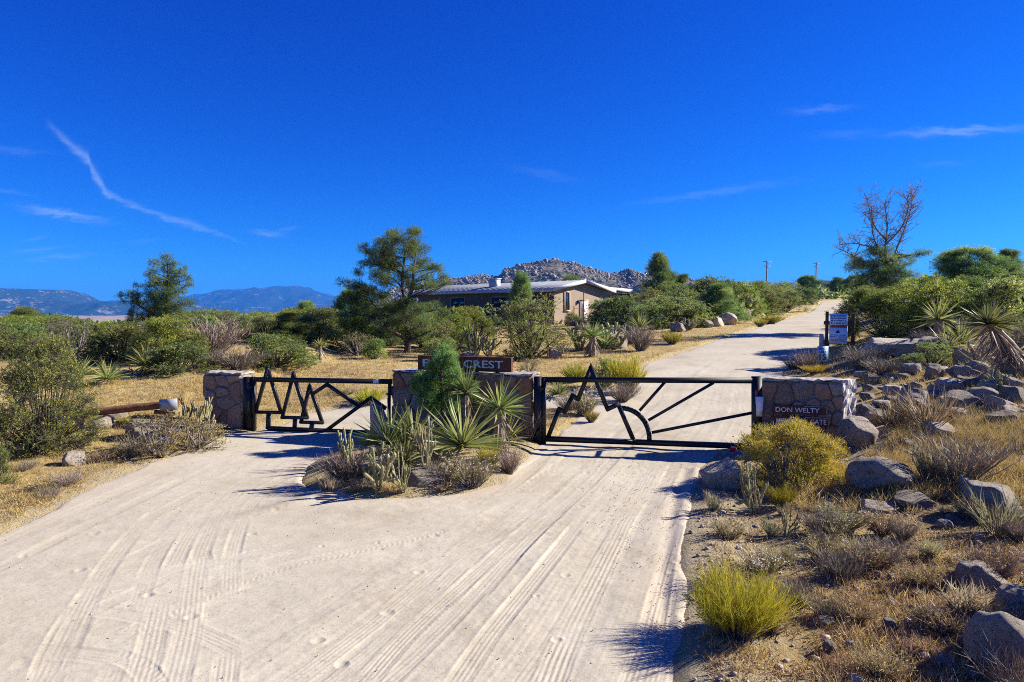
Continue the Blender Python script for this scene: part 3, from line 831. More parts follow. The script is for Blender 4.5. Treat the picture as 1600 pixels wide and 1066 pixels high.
# ------------------------------------------------------------------ stone walls of the gateway
M['capmortar'] = plain_mat('grey_cap_mortar', (0.34, 0.30, 0.26), 0.95, 0.4, 8, bmp=0.9, bscale=20)
M['palemortar'] = plain_mat('pale_mortar', (0.56, 0.50, 0.43), 0.95, 0.45, 9, bmp=0.9, bscale=20)
def voronoi_cells(w, h, n, rng, relax=2):
    pts = np.stack([rng.uniform(0, w, n), rng.uniform(0, h, n)], 1)
    def cell(k):
        poly = [(0, 0), (w, 0), (w, h), (0, h)]
        for j in range(len(pts)):
            if j == k: continue
            mx, my = (pts[k] + pts[j]) / 2
            nx, ny = pts[j] - pts[k]
            out = []
            for a, b in zip(poly, poly[1:] + poly[:1]):
                da = (a[0] - mx) * nx + (a[1] - my) * ny; db = (b[0] - mx) * nx + (b[1] - my) * ny
                if da <= 0: out.append(a)
                if (da < 0) != (db < 0) and abs(da - db) > 1e-9:
                    t = da / (da - db); out.append((a[0] + (b[0] - a[0]) * t, a[1] + (b[1] - a[1]) * t))
            poly = out
            if len(poly) < 3: return None
        return np.array(poly)
    for _ in range(relax):
        for k in range(n):
            c = cell(k)
            if c is not None: pts[k] = pts[k] * 0.4 + c.mean(0) * 0.6
    return [c for c in (cell(k) for k in range(n)) if c is not None]
def stone_mesh(poly, rng, gap=0.011, proud=0.045):
    """one face stone: the cell drawn in by the joint, corners cut, front pillowed; local x, z in the wall plane, -y outward"""
    c = poly.mean(0)
    rad = np.linalg.norm(poly - c, axis=1).mean()
    # cut the corners so the stone reads as rounded
    pts = []
    n = len(poly)
    for k in range(n):
        a, b, d = poly[k - 1], poly[k], poly[(k + 1) % n]
        for t in (0.13, ):
            pts.append(b + (a - b) * t); pts.append(b * 0.86 + (a + d) * 0.07 if False else b + (d - b) * t)
    pts = np.array(pts)
    pts = c + (pts - c) * max(0.5, (1 - gap / max(rad * 0.8, 0.03)))
    pts += rng.normal(0, 0.005, pts.shape)
    m = len(pts)
    pr = proud * rng.uniform(0.55, 1.25)
    tilt = rng.normal(0, 0.10, 2)
    def ring(s, yy):
        p = c + (pts - c) * s
        dep = yy - (p - c) @ tilt * (1 if yy < 0 else 0) - rng.normal(0, 0.004, m) * (yy < 0)
        return np.stack([p[:, 0] - c[0], dep, p[:, 1] - c[1]], 1)
    v = np.concatenate([ring(1.0, 0.03), ring(1.0, -pr * 0.45), ring(0.86, -pr * 0.92), ring(0.45, -pr * 1.02), [[0, -pr * 1.05, 0]]])
    i = np.arange(m); j = (i + 1) % m
    q = np.concatenate([np.stack([i + a * m, j + a * m, j + (a + 1) * m, i + (a + 1) * m], 1) for a in range(3)])
    t = np.stack([i + 3 * m, j + 3 * m, np.full(m, 4 * m)], 1)
    return mesh_np('stone', v, t, q, M['wallstone'], smooth=False), c
def rough_block(w, d, h, step, amp, seed, mat, name):
    """a box with an uneven surface"""
    bm = bmesh.new()
    bmesh.ops.create_cube(bm, size=1.0)
    bmesh.ops.scale(bm, vec=(w, d, h), verts=bm.verts)
    for axis, ln in ((0, w), (1, d), (2, h)):
        nc = int(ln / step)
        for k in range(1, nc):
            co = [0, 0, 0]; co[axis] = -ln / 2 + ln * k / nc
            no = [0, 0, 0]; no[axis] = 1
            bmesh.ops.bisect_plane(bm, geom=bm.verts[:] + bm.edges[:] + bm.faces[:], plane_co=co, plane_no=no)
    rng = np.random.default_rng(seed)
    for v in bm.verts:
        k = v.co
        v.co += Vector(rng.normal(0, amp, 3))
    me = bpy.data.meshes.new(name)
    bm.to_mesh(me); bm.free()
    me.materials.append(mat)
    return me
def stone_wall(A, B, z0, z1, thick, label, seed, nfront, slant=0.0):
    A, B = np.array(A), np.array(B)
    L = float(np.linalg.norm(B - A))
    ang = math.atan2(*(B - A)[::-1])
    rng = np.random.default_rng(seed)
    root = empty('stone_wall', (A[0], A[1], z0), ang, label, 'stone wall')
    h = z1 - z0
    core = rough_block(L - 0.04, thick - 0.04, h - 0.03, 0.12, 0.007, seed, M['mortar'], 'mortar_core')
    o = link('mortar_core', core, root); o.location = (L / 2, thick / 2, h / 2 - 0.02)
    cap = rough_block(L + 0.02, thick + 0.03, 0.035, 0.10, 0.011, seed + 1, M['capmortar'], 'mortar_cap')
    o = link('mortar_cap', cap, root); o.location = (L / 2, thick / 2, h - 0.01)
    faces = [((0, 0.015, 0), 0.0, L, nfront), ((L - 0.015, 0, 0), math.pi / 2, thick, max(4, int(nfront * thick / L))),
             ((0.015, thick, 0), -math.pi / 2, thick, max(4, int(nfront * thick / L))), ((L, thick - 0.015, 0), math.pi, L, nfront)]
    for org, rz, w, n in faces:
        for poly in voronoi_cells(w, h - 0.05, n, rng):
            me, c = stone_mesh(poly, rng)
            s = link('stone', me, root)
            cx, cz = c
            s.location = (org[0] + math.cos(rz) * cx, org[1] + math.sin(rz) * cx, cz)
            s.rotation_euler = (0, 0, rz)
    if slant > 0:
        # the pale ragged mortared end, splayed towards the road
        bm = bmesh.new()
        rows, cols = 18, 7
        grid = []
        for r in range(rows):
            line = []
            for k in range(cols):
                t = k / (cols - 1)
                z = h * r / (rows - 1) + 0.01
                ragged = rng.normal(0, 0.022)
                p = Vector((L - 0.03 + slant * t + ragged * 0.6, -0.045 + slant * 0.95 * t + rng.normal(0, 0.016), z))
                line.append(bm.verts.new(p))
            grid.append(line)
        for r in range(rows - 1):
            for k in range(cols - 1):
                bm.faces.new((grid[r][k], grid[r][k + 1], grid[r + 1][k + 1], grid[r + 1][k]))
        bmesh.ops.recalc_face_normals(bm, faces=bm.faces)
        r_ = bmesh.ops.extrude_face_region(bm, geom=bm.faces[:])
        bmesh.ops.translate(bm, vec=(-0.10, 0.16, 0), verts=[g for g in r_['geom'] if isinstance(g, bmesh.types.BMVert)])
        bmesh.ops.recalc_face_normals(bm, faces=bm.faces)
        me = bpy.data.meshes.new('mortar_end'); bm.to_mesh(me); bm.free(); me.materials.append(M['palemortar'])
        link('mortar_end', me, root)
    return root, ang, L

PL = dict(A=(-7.95, 17.55), B=(-6.92, 17.35))
wall_l, ang_l, _ = stone_wall(PL['A'], PL['B'], -0.06, 1.46, 0.62, 'short square stone gate pillar with pale cap beside the tree-motif gate', 3, 13)
CW = dict(A=(-2.92, 16.65), B=(0.46, 15.55))
wall_c, ang_c, CL = stone_wall(CW['A'], CW['B'], -0.05, 1.60, 0.60, 'long stone wall behind the yuccas carrying the brown name board', 5, 30)
RW = dict(A=(5.36, 14.66), B=(6.98, 14.26))
wall_r, ang_r, RL = stone_wall(RW['A'], RW['B'], -0.06, 1.60, 0.55, 'brown stone wall with the two memorial boards', 7, 26, slant=0.30)

# ------------------------------------------------------------------ lettering
def text_mesh(txt, mat, extrude=0.006, width=None, height=None, bold=0.0, spacing=1.0):
    cu = bpy.data.curves.new('lettering', 'FONT')
    cu.body = txt; cu.size = 1.0; cu.align_x = 'LEFT'; cu.extrude = 0.5; cu.offset = bold; cu.resolution_u = 3; cu.space_character = spacing
    ob = bpy.data.objects.new('tmp_text', cu)
    COL.objects.link(ob)
    dg = bpy.context.evaluated_depsgraph_get()
    me = bpy.data.meshes.new_from_object(ob.evaluated_get(dg))
    bpy.data.objects.remove(ob)
    n = len(me.vertices)
    v = np.zeros(n * 3, np.float32); me.vertices.foreach_get('co', v); v = v.reshape(-1, 3)
    lo, hi = v.min(0), v.max(0)
    v = v - lo
    sx = width / (hi[0] - lo[0]) if width else 1
    sy = height / (hi[1] - lo[1]) if height else sx
    if not width: sx = sy
    v = np.stack([v[:, 0] * sx, -v[:, 2] * extrude, v[:, 1] * sy], 1)      # stands upright, reads from -y
    me.vertices.foreach_set('co', v.astype(np.float32).ravel())
    me.materials.clear(); me.materials.append(mat)
    me.update()
    me.name = 'lettering'
    return me

def plane_uz(px, py, A, ang):
    d = ray(px, py)
    e = np.array([math.cos(ang), math.sin(ang)]); n = np.array([-e[1], e[0]])
    t = (np.array(A) @ n) / (d[:2] @ n)
    p = d * t
    return float((p[:2] - np.array(A)) @ e), float(CAMZ + p[2])

# name board on the centre wall
def board_on_wall(name, A, ang, px0, py0, px1, py1, depth_off, label, cat, thick, mat):
    u0, zt = plane_uz(px0, py0, A, ang)
    u1, zb = plane_uz(px1, py1, A, ang)
    e = np.array([math.cos(ang), math.sin(ang)]); n = np.array([-e[1], e[0]])
    p = np.array(A) + e * u0 + n * depth_off
    root = empty(name, (p[0], p[1], zb), ang, label, cat)
    w, h = u1 - u0, zt - zb
    me = rough_block(w, thick, h, 0.25, 0.003, 5, mat, 'board')
    o = link('board', me, root); o.location = (w / 2, thick / 2, h / 2)
    return root, w, h
A, ang = CW['A'], ang_c
root, w, h = board_on_wall('name_sign', A, ang, 650, 556, 797, 583, 0.10, 'brown board lettered in white tinted shade blue standing on the centre stone wall', 'sign', 0.12, M['signwood'])
root.location.z = 1.627
for txt, a, b in (('PINE', 0.055, 0.44), ('CREST', 0.50, 0.915)):
    me = text_mesh(txt, M['shadeblue'], 0.008, width=w * (b - a), height=h * 0.52, bold=0.012)
    o = link('lettering', me, root); o.location = (w * a, -0.004, h * 0.24)
A, ang = RW['A'], ang_r
for txt, (px0, py0, px1, py1), lab in (('DON WELTY', (1206, 632, 1291, 648), 'brown memorial board reading DON WELTY on the stone wall'), ('MEMORIAL GATE', (1207, 649, 1294, 666), 'lower brown memorial board reading MEMORIAL GATE half behind the golden bush')):
    root, w, h = board_on_wall('memorial_sign', A, ang, px0, py0, px1, py1, -0.095, lab, 'sign', 0.035, M['signwood'])
    me = text_mesh(txt, M['white'], 0.005, width=w * (0.80 if txt[0] == 'D' else 0.89), height=h * 0.56, bold=0.008)
    o = link('lettering', me, root); o.location = (w * 0.06, -0.003, h * 0.22)
    gm = Geo()
    t = 0.008
    gm.box((w * 0.78, -0.006, h - t), (w * 0.40, 0.008, t)); gm.box((w - t * 1.2, -0.005, h * 0.5), (t, 0.008, h * 0.92))
    link('pale_edge', gm.mesh('pale_edge', M['palemortar']), root)  # pale strips along the top right and right edges

# ------------------------------------------------------------------ the two steel gates
class Gate:
    def __init__(s, A, B, z, label):
        s.A = np.array(A); s.ang = math.atan2(B[1] - A[1], B[0] - A[0])
        s.L = math.hypot(B[0] - A[0], B[1] - A[1])
        s.z0 = z
        s.root = empty('steel_gate', (A[0], A[1], z), s.ang, label, 'gate')
        s.k = 0
    def uz(s, px, py):
        u, z = plane_uz(px, py, s.A, s.ang)
        return np.array([u, z - s.z0])
    def bars(s, name, pts, w, dep=0.07, closed=False, parent=None):
        """flat steel bars between points in the gate's plane, each joint run through"""
        gm = Geo()
        pts = [np.asarray(p, float) for p in pts]
        prs = list(zip(pts, pts[1:] + pts[:1])) if closed else list(zip(pts[:-1], pts[1:]))
        for a, b in prs:
            s.k += 1
            d = dep + 0.0035 * (s.k % 7)
            e = (b - a) / np.linalg.norm(b - a)
            n = np.array([-e[1], e[0]])
            a2, b2 = a - e * w * 0.33, b + e * w * 0.33
            c = [a2 - n * w / 2, b2 - n * w / 2, b2 + n * w / 2, a2 + n * w / 2]
            gm.hexa([(p[0], -d / 2, p[1]) for p in c] + [(p[0], d / 2, p[1]) for p in c])
        o = link(name, gm.mesh(name, M['steel']), s.root)
        return o
    def plate(s, name, pts, dep, mat=None):
        gm = Geo()
        n = len(pts)
        v = [(p[0], -dep / 2, p[1]) for p in pts] + [(p[0], dep / 2, p[1]) for p in pts]
        i = np.arange(n); j = (i + 1) % n
        t = [(0, k, k + 1) for k in range(1, n - 1)] + [(n, n + k + 1, n + k) for k in range(1, n - 1)]
        gm.add(v, t=t, q=np.stack([i, i + n, j + n, j], 1))
        return link(name, gm.mesh(name, mat or M['steel']), s.root)

def zl(X, Y):  return 300 + .35 * X, 540 + .35 * Y
def zr(X, Y):  return 800 + .35 * X, 540 + .35 * Y
gl = Gate((-6.78, 17.36), (-2.98, 16.68), -0.02, 'black steel gate with three pine tree outlines')
P = lambda X, Y: gl.uz(*zl(X, Y))
gl.bars('hinge_post', [P(250, 150), P(250, 388)], 0.17, 0.16)
gl.bars('stile', [P(276, 146), P(276, 380)], 0.09, 0.10)
gl.bars('top_rail', [P(262, 151), P(886, 161)], 0.115, 0.09)
gl.bars('bottom_rail', [P(345, 369), P(610, 381), P(862, 392)], 0.10, 0.085)
gl.bars('end_stile', [P(884, 160), P(880, 250), P(880, 392)], 0.06, 0.08)
for ap, l, r_, stem in (((338, 104), (284, 297), (398, 299), (340, 368)), ((453, 128), (403, 321), (514, 323), (458, 374)), ((525, 182), (487, 342), (582, 345), (533, 377))):
    gl.bars('tree_outline', [P(*ap), P(*r_), P(*l)], 0.078, 0.06, closed=True)
    gl.bars('tree_stem', [P((l[0] + r_[0]) / 2 + 2, l[1] + 4), P(*stem)], 0.10, 0.055)
    a = np.array(P(ap[0], ap[1] - 14))
    gl.plate('tree_tip', [a, a + np.array([-0.10, -0.27]), a + np.array([0.10, -0.27])], 0.068)
gl.bars('mountain_outline', [P(540, 216), P(603, 174), P(740, 266)], 0.085, 0.058)
gl.bars('mountain_outline', [P(604, 376), P(798, 234), P(862, 279)], 0.088, 0.064)
a, b = P(812, 160), P(838, 160)
gl.plate('reflective_tape', [a + (0, -.045), b + (0, -.045), b + (0, .05), a + (0, .05)], 0.102, M['white'])

gr = Gate((0.62, 15.52), (5.22, 14.72), 0.0, 'black steel gate with a mountain outline and a rising sun')
P = lambda X, Y: gr.uz(*zr(X, Y))
gr.bars('hinge_post', [P(116, 150), P(116, 442)], 0.17, 0.17)
gr.bars('stile', [P(142, 150), P(142, 432)], 0.10, 0.11)
gr.bars('top_rail', [P(110, 152), P(1108, 157)], 0.115, 0.095)
gr.bars('bottom_rail', [P(138, 416), P(545, 431), P(1085, 451)], 0.115, 0.09)
gr.bars('end_stile', [P(1092, 152), P(1092, 452)], 0.20, 0.13)
gr.bars('mountain_outline', [P(163, 404), P(211, 283), P(236, 296), P(270, 224), P(295, 240), P(352, 100), P(427, 284), P(474, 262), P(541, 418)], 0.098, 0.06)
a = np.array(P(352, 76))
gr.plate('mountain_peak', [a, a + np.array([-0.14, -0.36]), a + np.array([0.14, -0.36])], 0.07)
arc = [P(485 + 128 * math.sin(t), 415 - 136 * math.cos(t)) for t in np.linspace(0.02, math.pi / 2, 13)]
gr.bars('sun_arc', arc, 0.105, 0.05)
for q in ([(572, 288), (680, 166)], [(612, 332), (897, 168)], [(628, 388), (1086, 298)]):
    gr.bars('sun_ray', [P(*q[0]), P(*q[1])], 0.06, 0.045)
a, b = P(466, 160), P(538, 160)
u = b[0] - a[0]
gm = Geo()
rngq = random.Random(2)
x = 0.0
while x < u:                                      # the small white painted inscription, too small to read
    ww = rngq.uniform(.012, .03)
    gm.box((a[0] + x + ww / 2, -0.062, a[1] + rngq.uniform(-.004, .004)), (ww * .6, 0.006, rngq.uniform(.018, .034)))
    x += ww * rngq.choice((1, 1, 1, 1.8))
link('painted_inscription', gm.mesh('painted_inscription', M['galv']), gr.root)['kind'] = 'stuff'
# hinges, latch and a chain at the closing ends
for g_, hx_, zs in ((gl, gl.uz(*zl(262, 200))[0], (0.35, 1.15)), (gr, gr.uz(*zr(129, 200))[0], (0.35, 1.30))):
    for z_ in zs:
        gm = Geo(); gm.tubes([(hx_, -0.10, z_ - .07)], [(hx_, -0.10, z_ + .07)], 0.028, 0.028, 8); gm.box((hx_, -0.085, z_), (0.16, 0.012, 0.07))
        link('hinge', gm.mesh('hinge', M['steel']), g_.root)['kind'] = 'stuff'
gm = Geo(); gm.box((gl.uz(*zl(880, 215))[0] + 0.02, -0.055, gl.uz(*zl(880, 215))[1]), (0.14, 0.02, 0.05)); link('latch', gm.mesh('latch', M['steel']), gl.root)
# red reflector, red strip and white box at the closing end
def disc(name, c, r, dep, mat, parent, k=20):
    gm = Geo()
    gm.tubes([(c[0], c[1], c[2])], [(c[0], c[1] + dep, c[2])], r, r, k)
    v = [(c[0] + r * math.cos(i * 2 * math.pi / k), c[1], c[2] + r * math.sin(i * 2 * math.pi / k)) for i in range(k)]
    gm.add(v, t=[(0, i, i + 1) for i in range(1, k - 1)])
    return link(name, gm.mesh(name, mat), parent)
c = P(983, 464)
ref = disc('reflector', (c[0], -0.10, c[1] + 0.01), 0.062, 0.03, M['red'], gr.root)
disc('reflector_rim', (c[0] + 0.012, -0.085, c[1] + 0.012), 0.072, 0.02, M['white'], gr.root)
a, b = P(1088, 195), P(1096, 228)
gr.plate('red_strip', [(a[0] - .025, b[1]), (a[0] + .025, b[1]), (a[0] + .025, a[1]), (a[0] - .025, a[1])], 0.17, M['red'])
a, b = P(1084, 225), P(1112, 312)
gm = Geo()
gm.hexa([(a[0] + .02, -0.16, b[1]), (b[0] - .01, -0.16, b[1]), (b[0] - .01, -0.075, b[1]), (a[0] + .02, -0.075, b[1]),
         (a[0] - .005, -0.19, a[1]), (b[0] + .015, -0.19, a[1]), (b[0] + .015, -0.075, a[1]), (a[0] - .005, -0.075, a[1])])
link('white_box', gm.mesh('white_box', M['white']), gr.root)

# ------------------------------------------------------------------ roadside signs
def sign_frame():
    d = 30.0
    p0 = at(1291, d); p1 = at(1332, d - 0.9)
    ang = math.atan2(p1.y - p0.y, p1.x - p0.x)
    L = (p1.xy - p0.xy).length
    z0 = min(p0.z, p1.z) - 0.1
    root = empty('notice_board', (p0.x, p0.y, z0), ang, 'white notice board on two dark wooden posts beside the road', 'sign')
    def Q(px, py):
        u, z = plane_uz(px, py, (p0.x, p0.y), ang); return u, z - z0
    zt0, zt1 = Q(1291, 487)[1], Q(1332, 490)[1]
    for u, zt in ((0, zt0), (L, zt1)):
        gm = Geo(); gm.tubes([(u, 0.10, 0)], [(u, 0.10, zt)], 0.078, 0.072, 9)
        k = 9
        gm.add([(u + .072 * math.cos(i * 2 * math.pi / k), .10 + .072 * math.sin(i * 2 * math.pi / k), zt) for i in range(k)], t=[(0, i, i + 1) for i in range(1, k - 1)])
        link('post', gm.mesh('post', M['darkwood']), root)
    for py in (505, 536):
        z = Q(1310, py)[1]
        gm = Geo(); gm.box((L / 2, 0.03, z), (L + 0.2, 0.06, 0.16)); link('rail', gm.mesh('rail', M['darkwood']), root)
    z = Q(1310, 491)[1]
    gm = Geo(); gm.box((L / 2, 0.03, z), (L + 0.2, 0.03, 0.03)); link('top_bar', gm.mesh('top_bar', M['darkwood']), root)
    (u0, zt), (u1, zb) = Q(1297, 490), Q(1324, 538)
    w, h = u1 - u0, zt - zb
    gm = Geo(); gm.box(((u0 + u1) / 2, -0.012, zt - h * .19), (w, 0.012, h * .375)); link('panel', gm.mesh('panel', M['sheet']), root)
    gm = Geo(); gm.box(((u0 + u1) / 2 - .01, -0.014, zb + h * .305), (w * 1.02, 0.012, h * .61)); pn = link('panel', gm.mesh('panel', M['sheet']), root)
    rg = random.Random(6)
    def lines(name, y0, y1, n, mat, fill=0.86):
        gm = Geo()
        lh = (y1 - y0) / n
        for i in range(n):
            x = w * (1 - fill) / 2
            zc = zt - h * (y0 + lh * (i + .5))
            while x < w * (1 + fill) / 2 - 0.03:
                ww = rg.uniform(0.025, 0.06)
                gm.box((u0 + x + ww / 2, -0.0212, zc), (ww * 0.72, 0.004, h * lh * rg.uniform(.42, .6)))
                x += ww * rg.choice((1, 1, 1, 1.6))
        link(name, gm.mesh(name, mat), pn)['kind'] = 'stuff'
    lines('printed_lines', 0.04, 0.36, 4, M['inkblue'])
    gm = Geo(); gm.box(((u0 + u1) / 2, -0.0205, zt - h * 0.43), (w * 0.93, 0.003, h * 0.085)); link('red_band', gm.mesh('red_band', M['inkred']), pn)
    me = text_mesh('WARNING', M['ink'], 0.004, width=w * 0.84, height=h * 0.062, bold=0.02)
    o = link('lettering', me, pn); o.location = (u0 + w * 0.08, -0.022, zt - h * 0.461)
    em = [(0.44, .56), (0.36, .60), (.34, .645), (.44, .655), (.57, .65), (.60, .60), (.52, .595), (.53, .55), (.48, .54)]
    gm = Geo(); gm.add([(u0 + w * a, -0.0212, zt - h * b) for a, b in em], t=[(0, k, k + 1) for k in range(1, len(em) - 1)]); link('emblem', gm.mesh('emblem', M['ink']), pn)
    lines('printed_lines', 0.685, 0.80, 2, M['inkblue'], 0.92)
    lines('printed_lines', 0.82, 0.93, 2, M['inkred'], 0.86)
sign_frame()
def speed_sign():
    d = 27.5
    p = at(1287, d)
    zt, zb = z_at(541, d), z_at(565, d)
    w = 16.5 * d / F
    root = empty('speed_limit_sign', (p.x, p.y, p.z - 0.1), -0.1, 'white speed limit 15 sign on a short dark post', 'sign')
    o = p.z - 0.1
    h = zt - zb
    gm = Geo(); gm.box((0, 0.05, (zt - o) / 2), (0.09, 0.08, zt - o - 0.05)); link('post', gm.mesh('post', M['darkwood']), root)
    gm = Geo(); gm.box((0, 0, (zt + zb) / 2 - o), (w, 0.012, h)); pn = link('panel', gm.mesh('panel', M['sheet']), root)
    t = 0.010
    gm = Geo()
    for sx in (-1, 1): gm.box((sx * w * .455, -0.0075, (zt + zb) / 2 - o), (t, 0.003, h * .92))
    for sz in (-1, 1): gm.box((0, -0.0085, (zt + zb) / 2 - o + sz * h * .455), (w * .9, 0.003, t))
    link('border', gm.mesh('border', M['ink']), pn)
    for txt, y0, hh, ww in (('SPEED', .77, .13, .74), ('LIMIT', .56, .13, .66), ('15', .10, .38, .62)):
        me = text_mesh(txt, M['ink'], 0.004, width=w * ww, height=h * hh, bold=0.02)
        q = link('lettering', me, pn); q.location = (-w * ww / 2, -0.008, zb - o + h * y0)
speed_sign()
def back_sign():
    d = 31.5
    p = at(1289, d)
    root = empty('road_sign', (p.x, p.y, p.z - 0.1), 0.12, 'grey back of a road sign behind the notice board', 'sign')
    zt = z_at(522, d)
    gm = Geo(); gm.box((0, 0.03, (zt - p.z + .1) / 2), (0.06, 0.05, zt - p.z + .05)); link('post', gm.mesh('post', M['galv']), root)
    gm = Geo(); gm.box((0, 0, zt - p.z - .22), (0.50, 0.012, 0.66)); link('panel', gm.mesh('panel', M['galv']), root)
back_sign()

# ------------------------------------------------------------------ the fallen post on the left bank
def fallen_post():
    p0 = hit(128, 668)
    d = p0.y
    a = Vector((ray(130, 646)[0] / ray(130, 646)[1] * d, d, z_at(646, d)))
    d2 = d + 0.35
    b = Vector((ray(278, 629)[0] / ray(278, 629)[1] * d2, d2, z_at(630, d2)))
    root = empty('fallen_post', (p0.x, p0.y, p0.z), 0, 'brown round post lying on a stump with a blank metal plate at its end', 'post')
    gm = Geo()
    ax = (b - a)
    n = 7
    pts = [a + ax * (k / n) + Vector((0, 0, 0.006 * math.sin(k * 2.1))) - p0 for k in range(n + 1)]
    gm.tubes([p[:] for p in pts[:-1]], [p[:] for p in pts[1:]], 0.098, 0.096, 11)
    for e in (pts[0], pts[-1]):
        k = 11
        dirv = ax.normalized(); s1 = dirv.cross(Vector((0, 0, 1))).normalized(); s2 = dirv.cross(s1)
        gm.add([(e + s1 * .097 * math.cos(i * 2 * math.pi / k) + s2 * .097 * math.sin(i * 2 * math.pi / k))[:] for i in range(k)], t=[(0, i, i + 1) for i in range(1, k - 1)])
    link('log', gm.mesh('log', M['log'], True), root)
    gm = Geo(); gm.tubes([(-0.05, 0.02, -0.1)], [(-0.08, 0.03, a.z - p0.z + 0.16)], 0.10, 0.085, 9); link('stump', gm.mesh('stump', M['greywood']), root)
    c = b - ax.normalized() * 0.19 - p0
    gm = Geo(); gm.box((c.x + 0.02, c.y - 0.115, c.z), (0.44, 0.012, 0.28), rot=[[.998, 0, -.06], [0, 1, 0], [.06, 0, .998]]); link('metal_plate', gm.mesh('metal_plate', M['galv']), root)
    gz = float(ground_h(c.x + p0.x, c.y + p0.y)) - p0.z
    gm = Geo(); gm.box((c.x - 0.05, c.y + 0.02, (gz + c.z) / 2 - 0.06), (0.16, 0.14, c.z - gz + 0.1)); link('end_block', gm.mesh('end_block', M['darkwood']), root)
    gm = Geo(); gm.box((c.x - 0.10, c.y - 0.05, c.z - 0.21), (0.5, 0.10, 0.09), rot=[[.996, 0, .08], [0, 1, 0], [-.08, 0, .996]]); link('short_board', gm.mesh('short_board', M['log']), root)
fallen_post()

# ------------------------------------------------------------------ the ranch house
M['stucco'] = plain_mat('tan_stucco', (0.37, 0.285, 0.205), 0.95, 0.10, 1.2, bmp=0.4, bscale=30)
M['roofmetal'] = plain_mat('pale_metal_roof', (0.22, 0.228, 0.25), 0.5, 0.10, 0.7, spec=0.4)
M['shade_stucco'] = plain_mat('stucco_shade_brown', (0.15, 0.095, 0.065), 0.9, 0.2, 2)  # long walls: stucco with its shade put into the colour as darker brown
M['fascia'] = plain_mat('white_fascia', (0.55, 0.56, 0.58), 0.6, 0.05, 2)
M['soffit'] = plain_mat('brown_soffit', (0.16, 0.10, 0.07), 0.9, 0.2, 3)
M['trim'] = plain_mat('window_trim', (0.42, 0.31, 0.25), 0.8)
M['doorpaint'] = plain_mat('door_paint', (0.60, 0.57, 0.52), 0.6)
def glass_mat():
    m, nt, b = new_mat('window_glass')
    b.inputs['Base Color'].default_value = (0.02, 0.035, 0.05, 1)
    b.inputs['Roughness'].default_value = 0.04
    b.inputs['Specular IOR Level'].default_value = 0.8
    return m
M['glass'] = glass_mat()
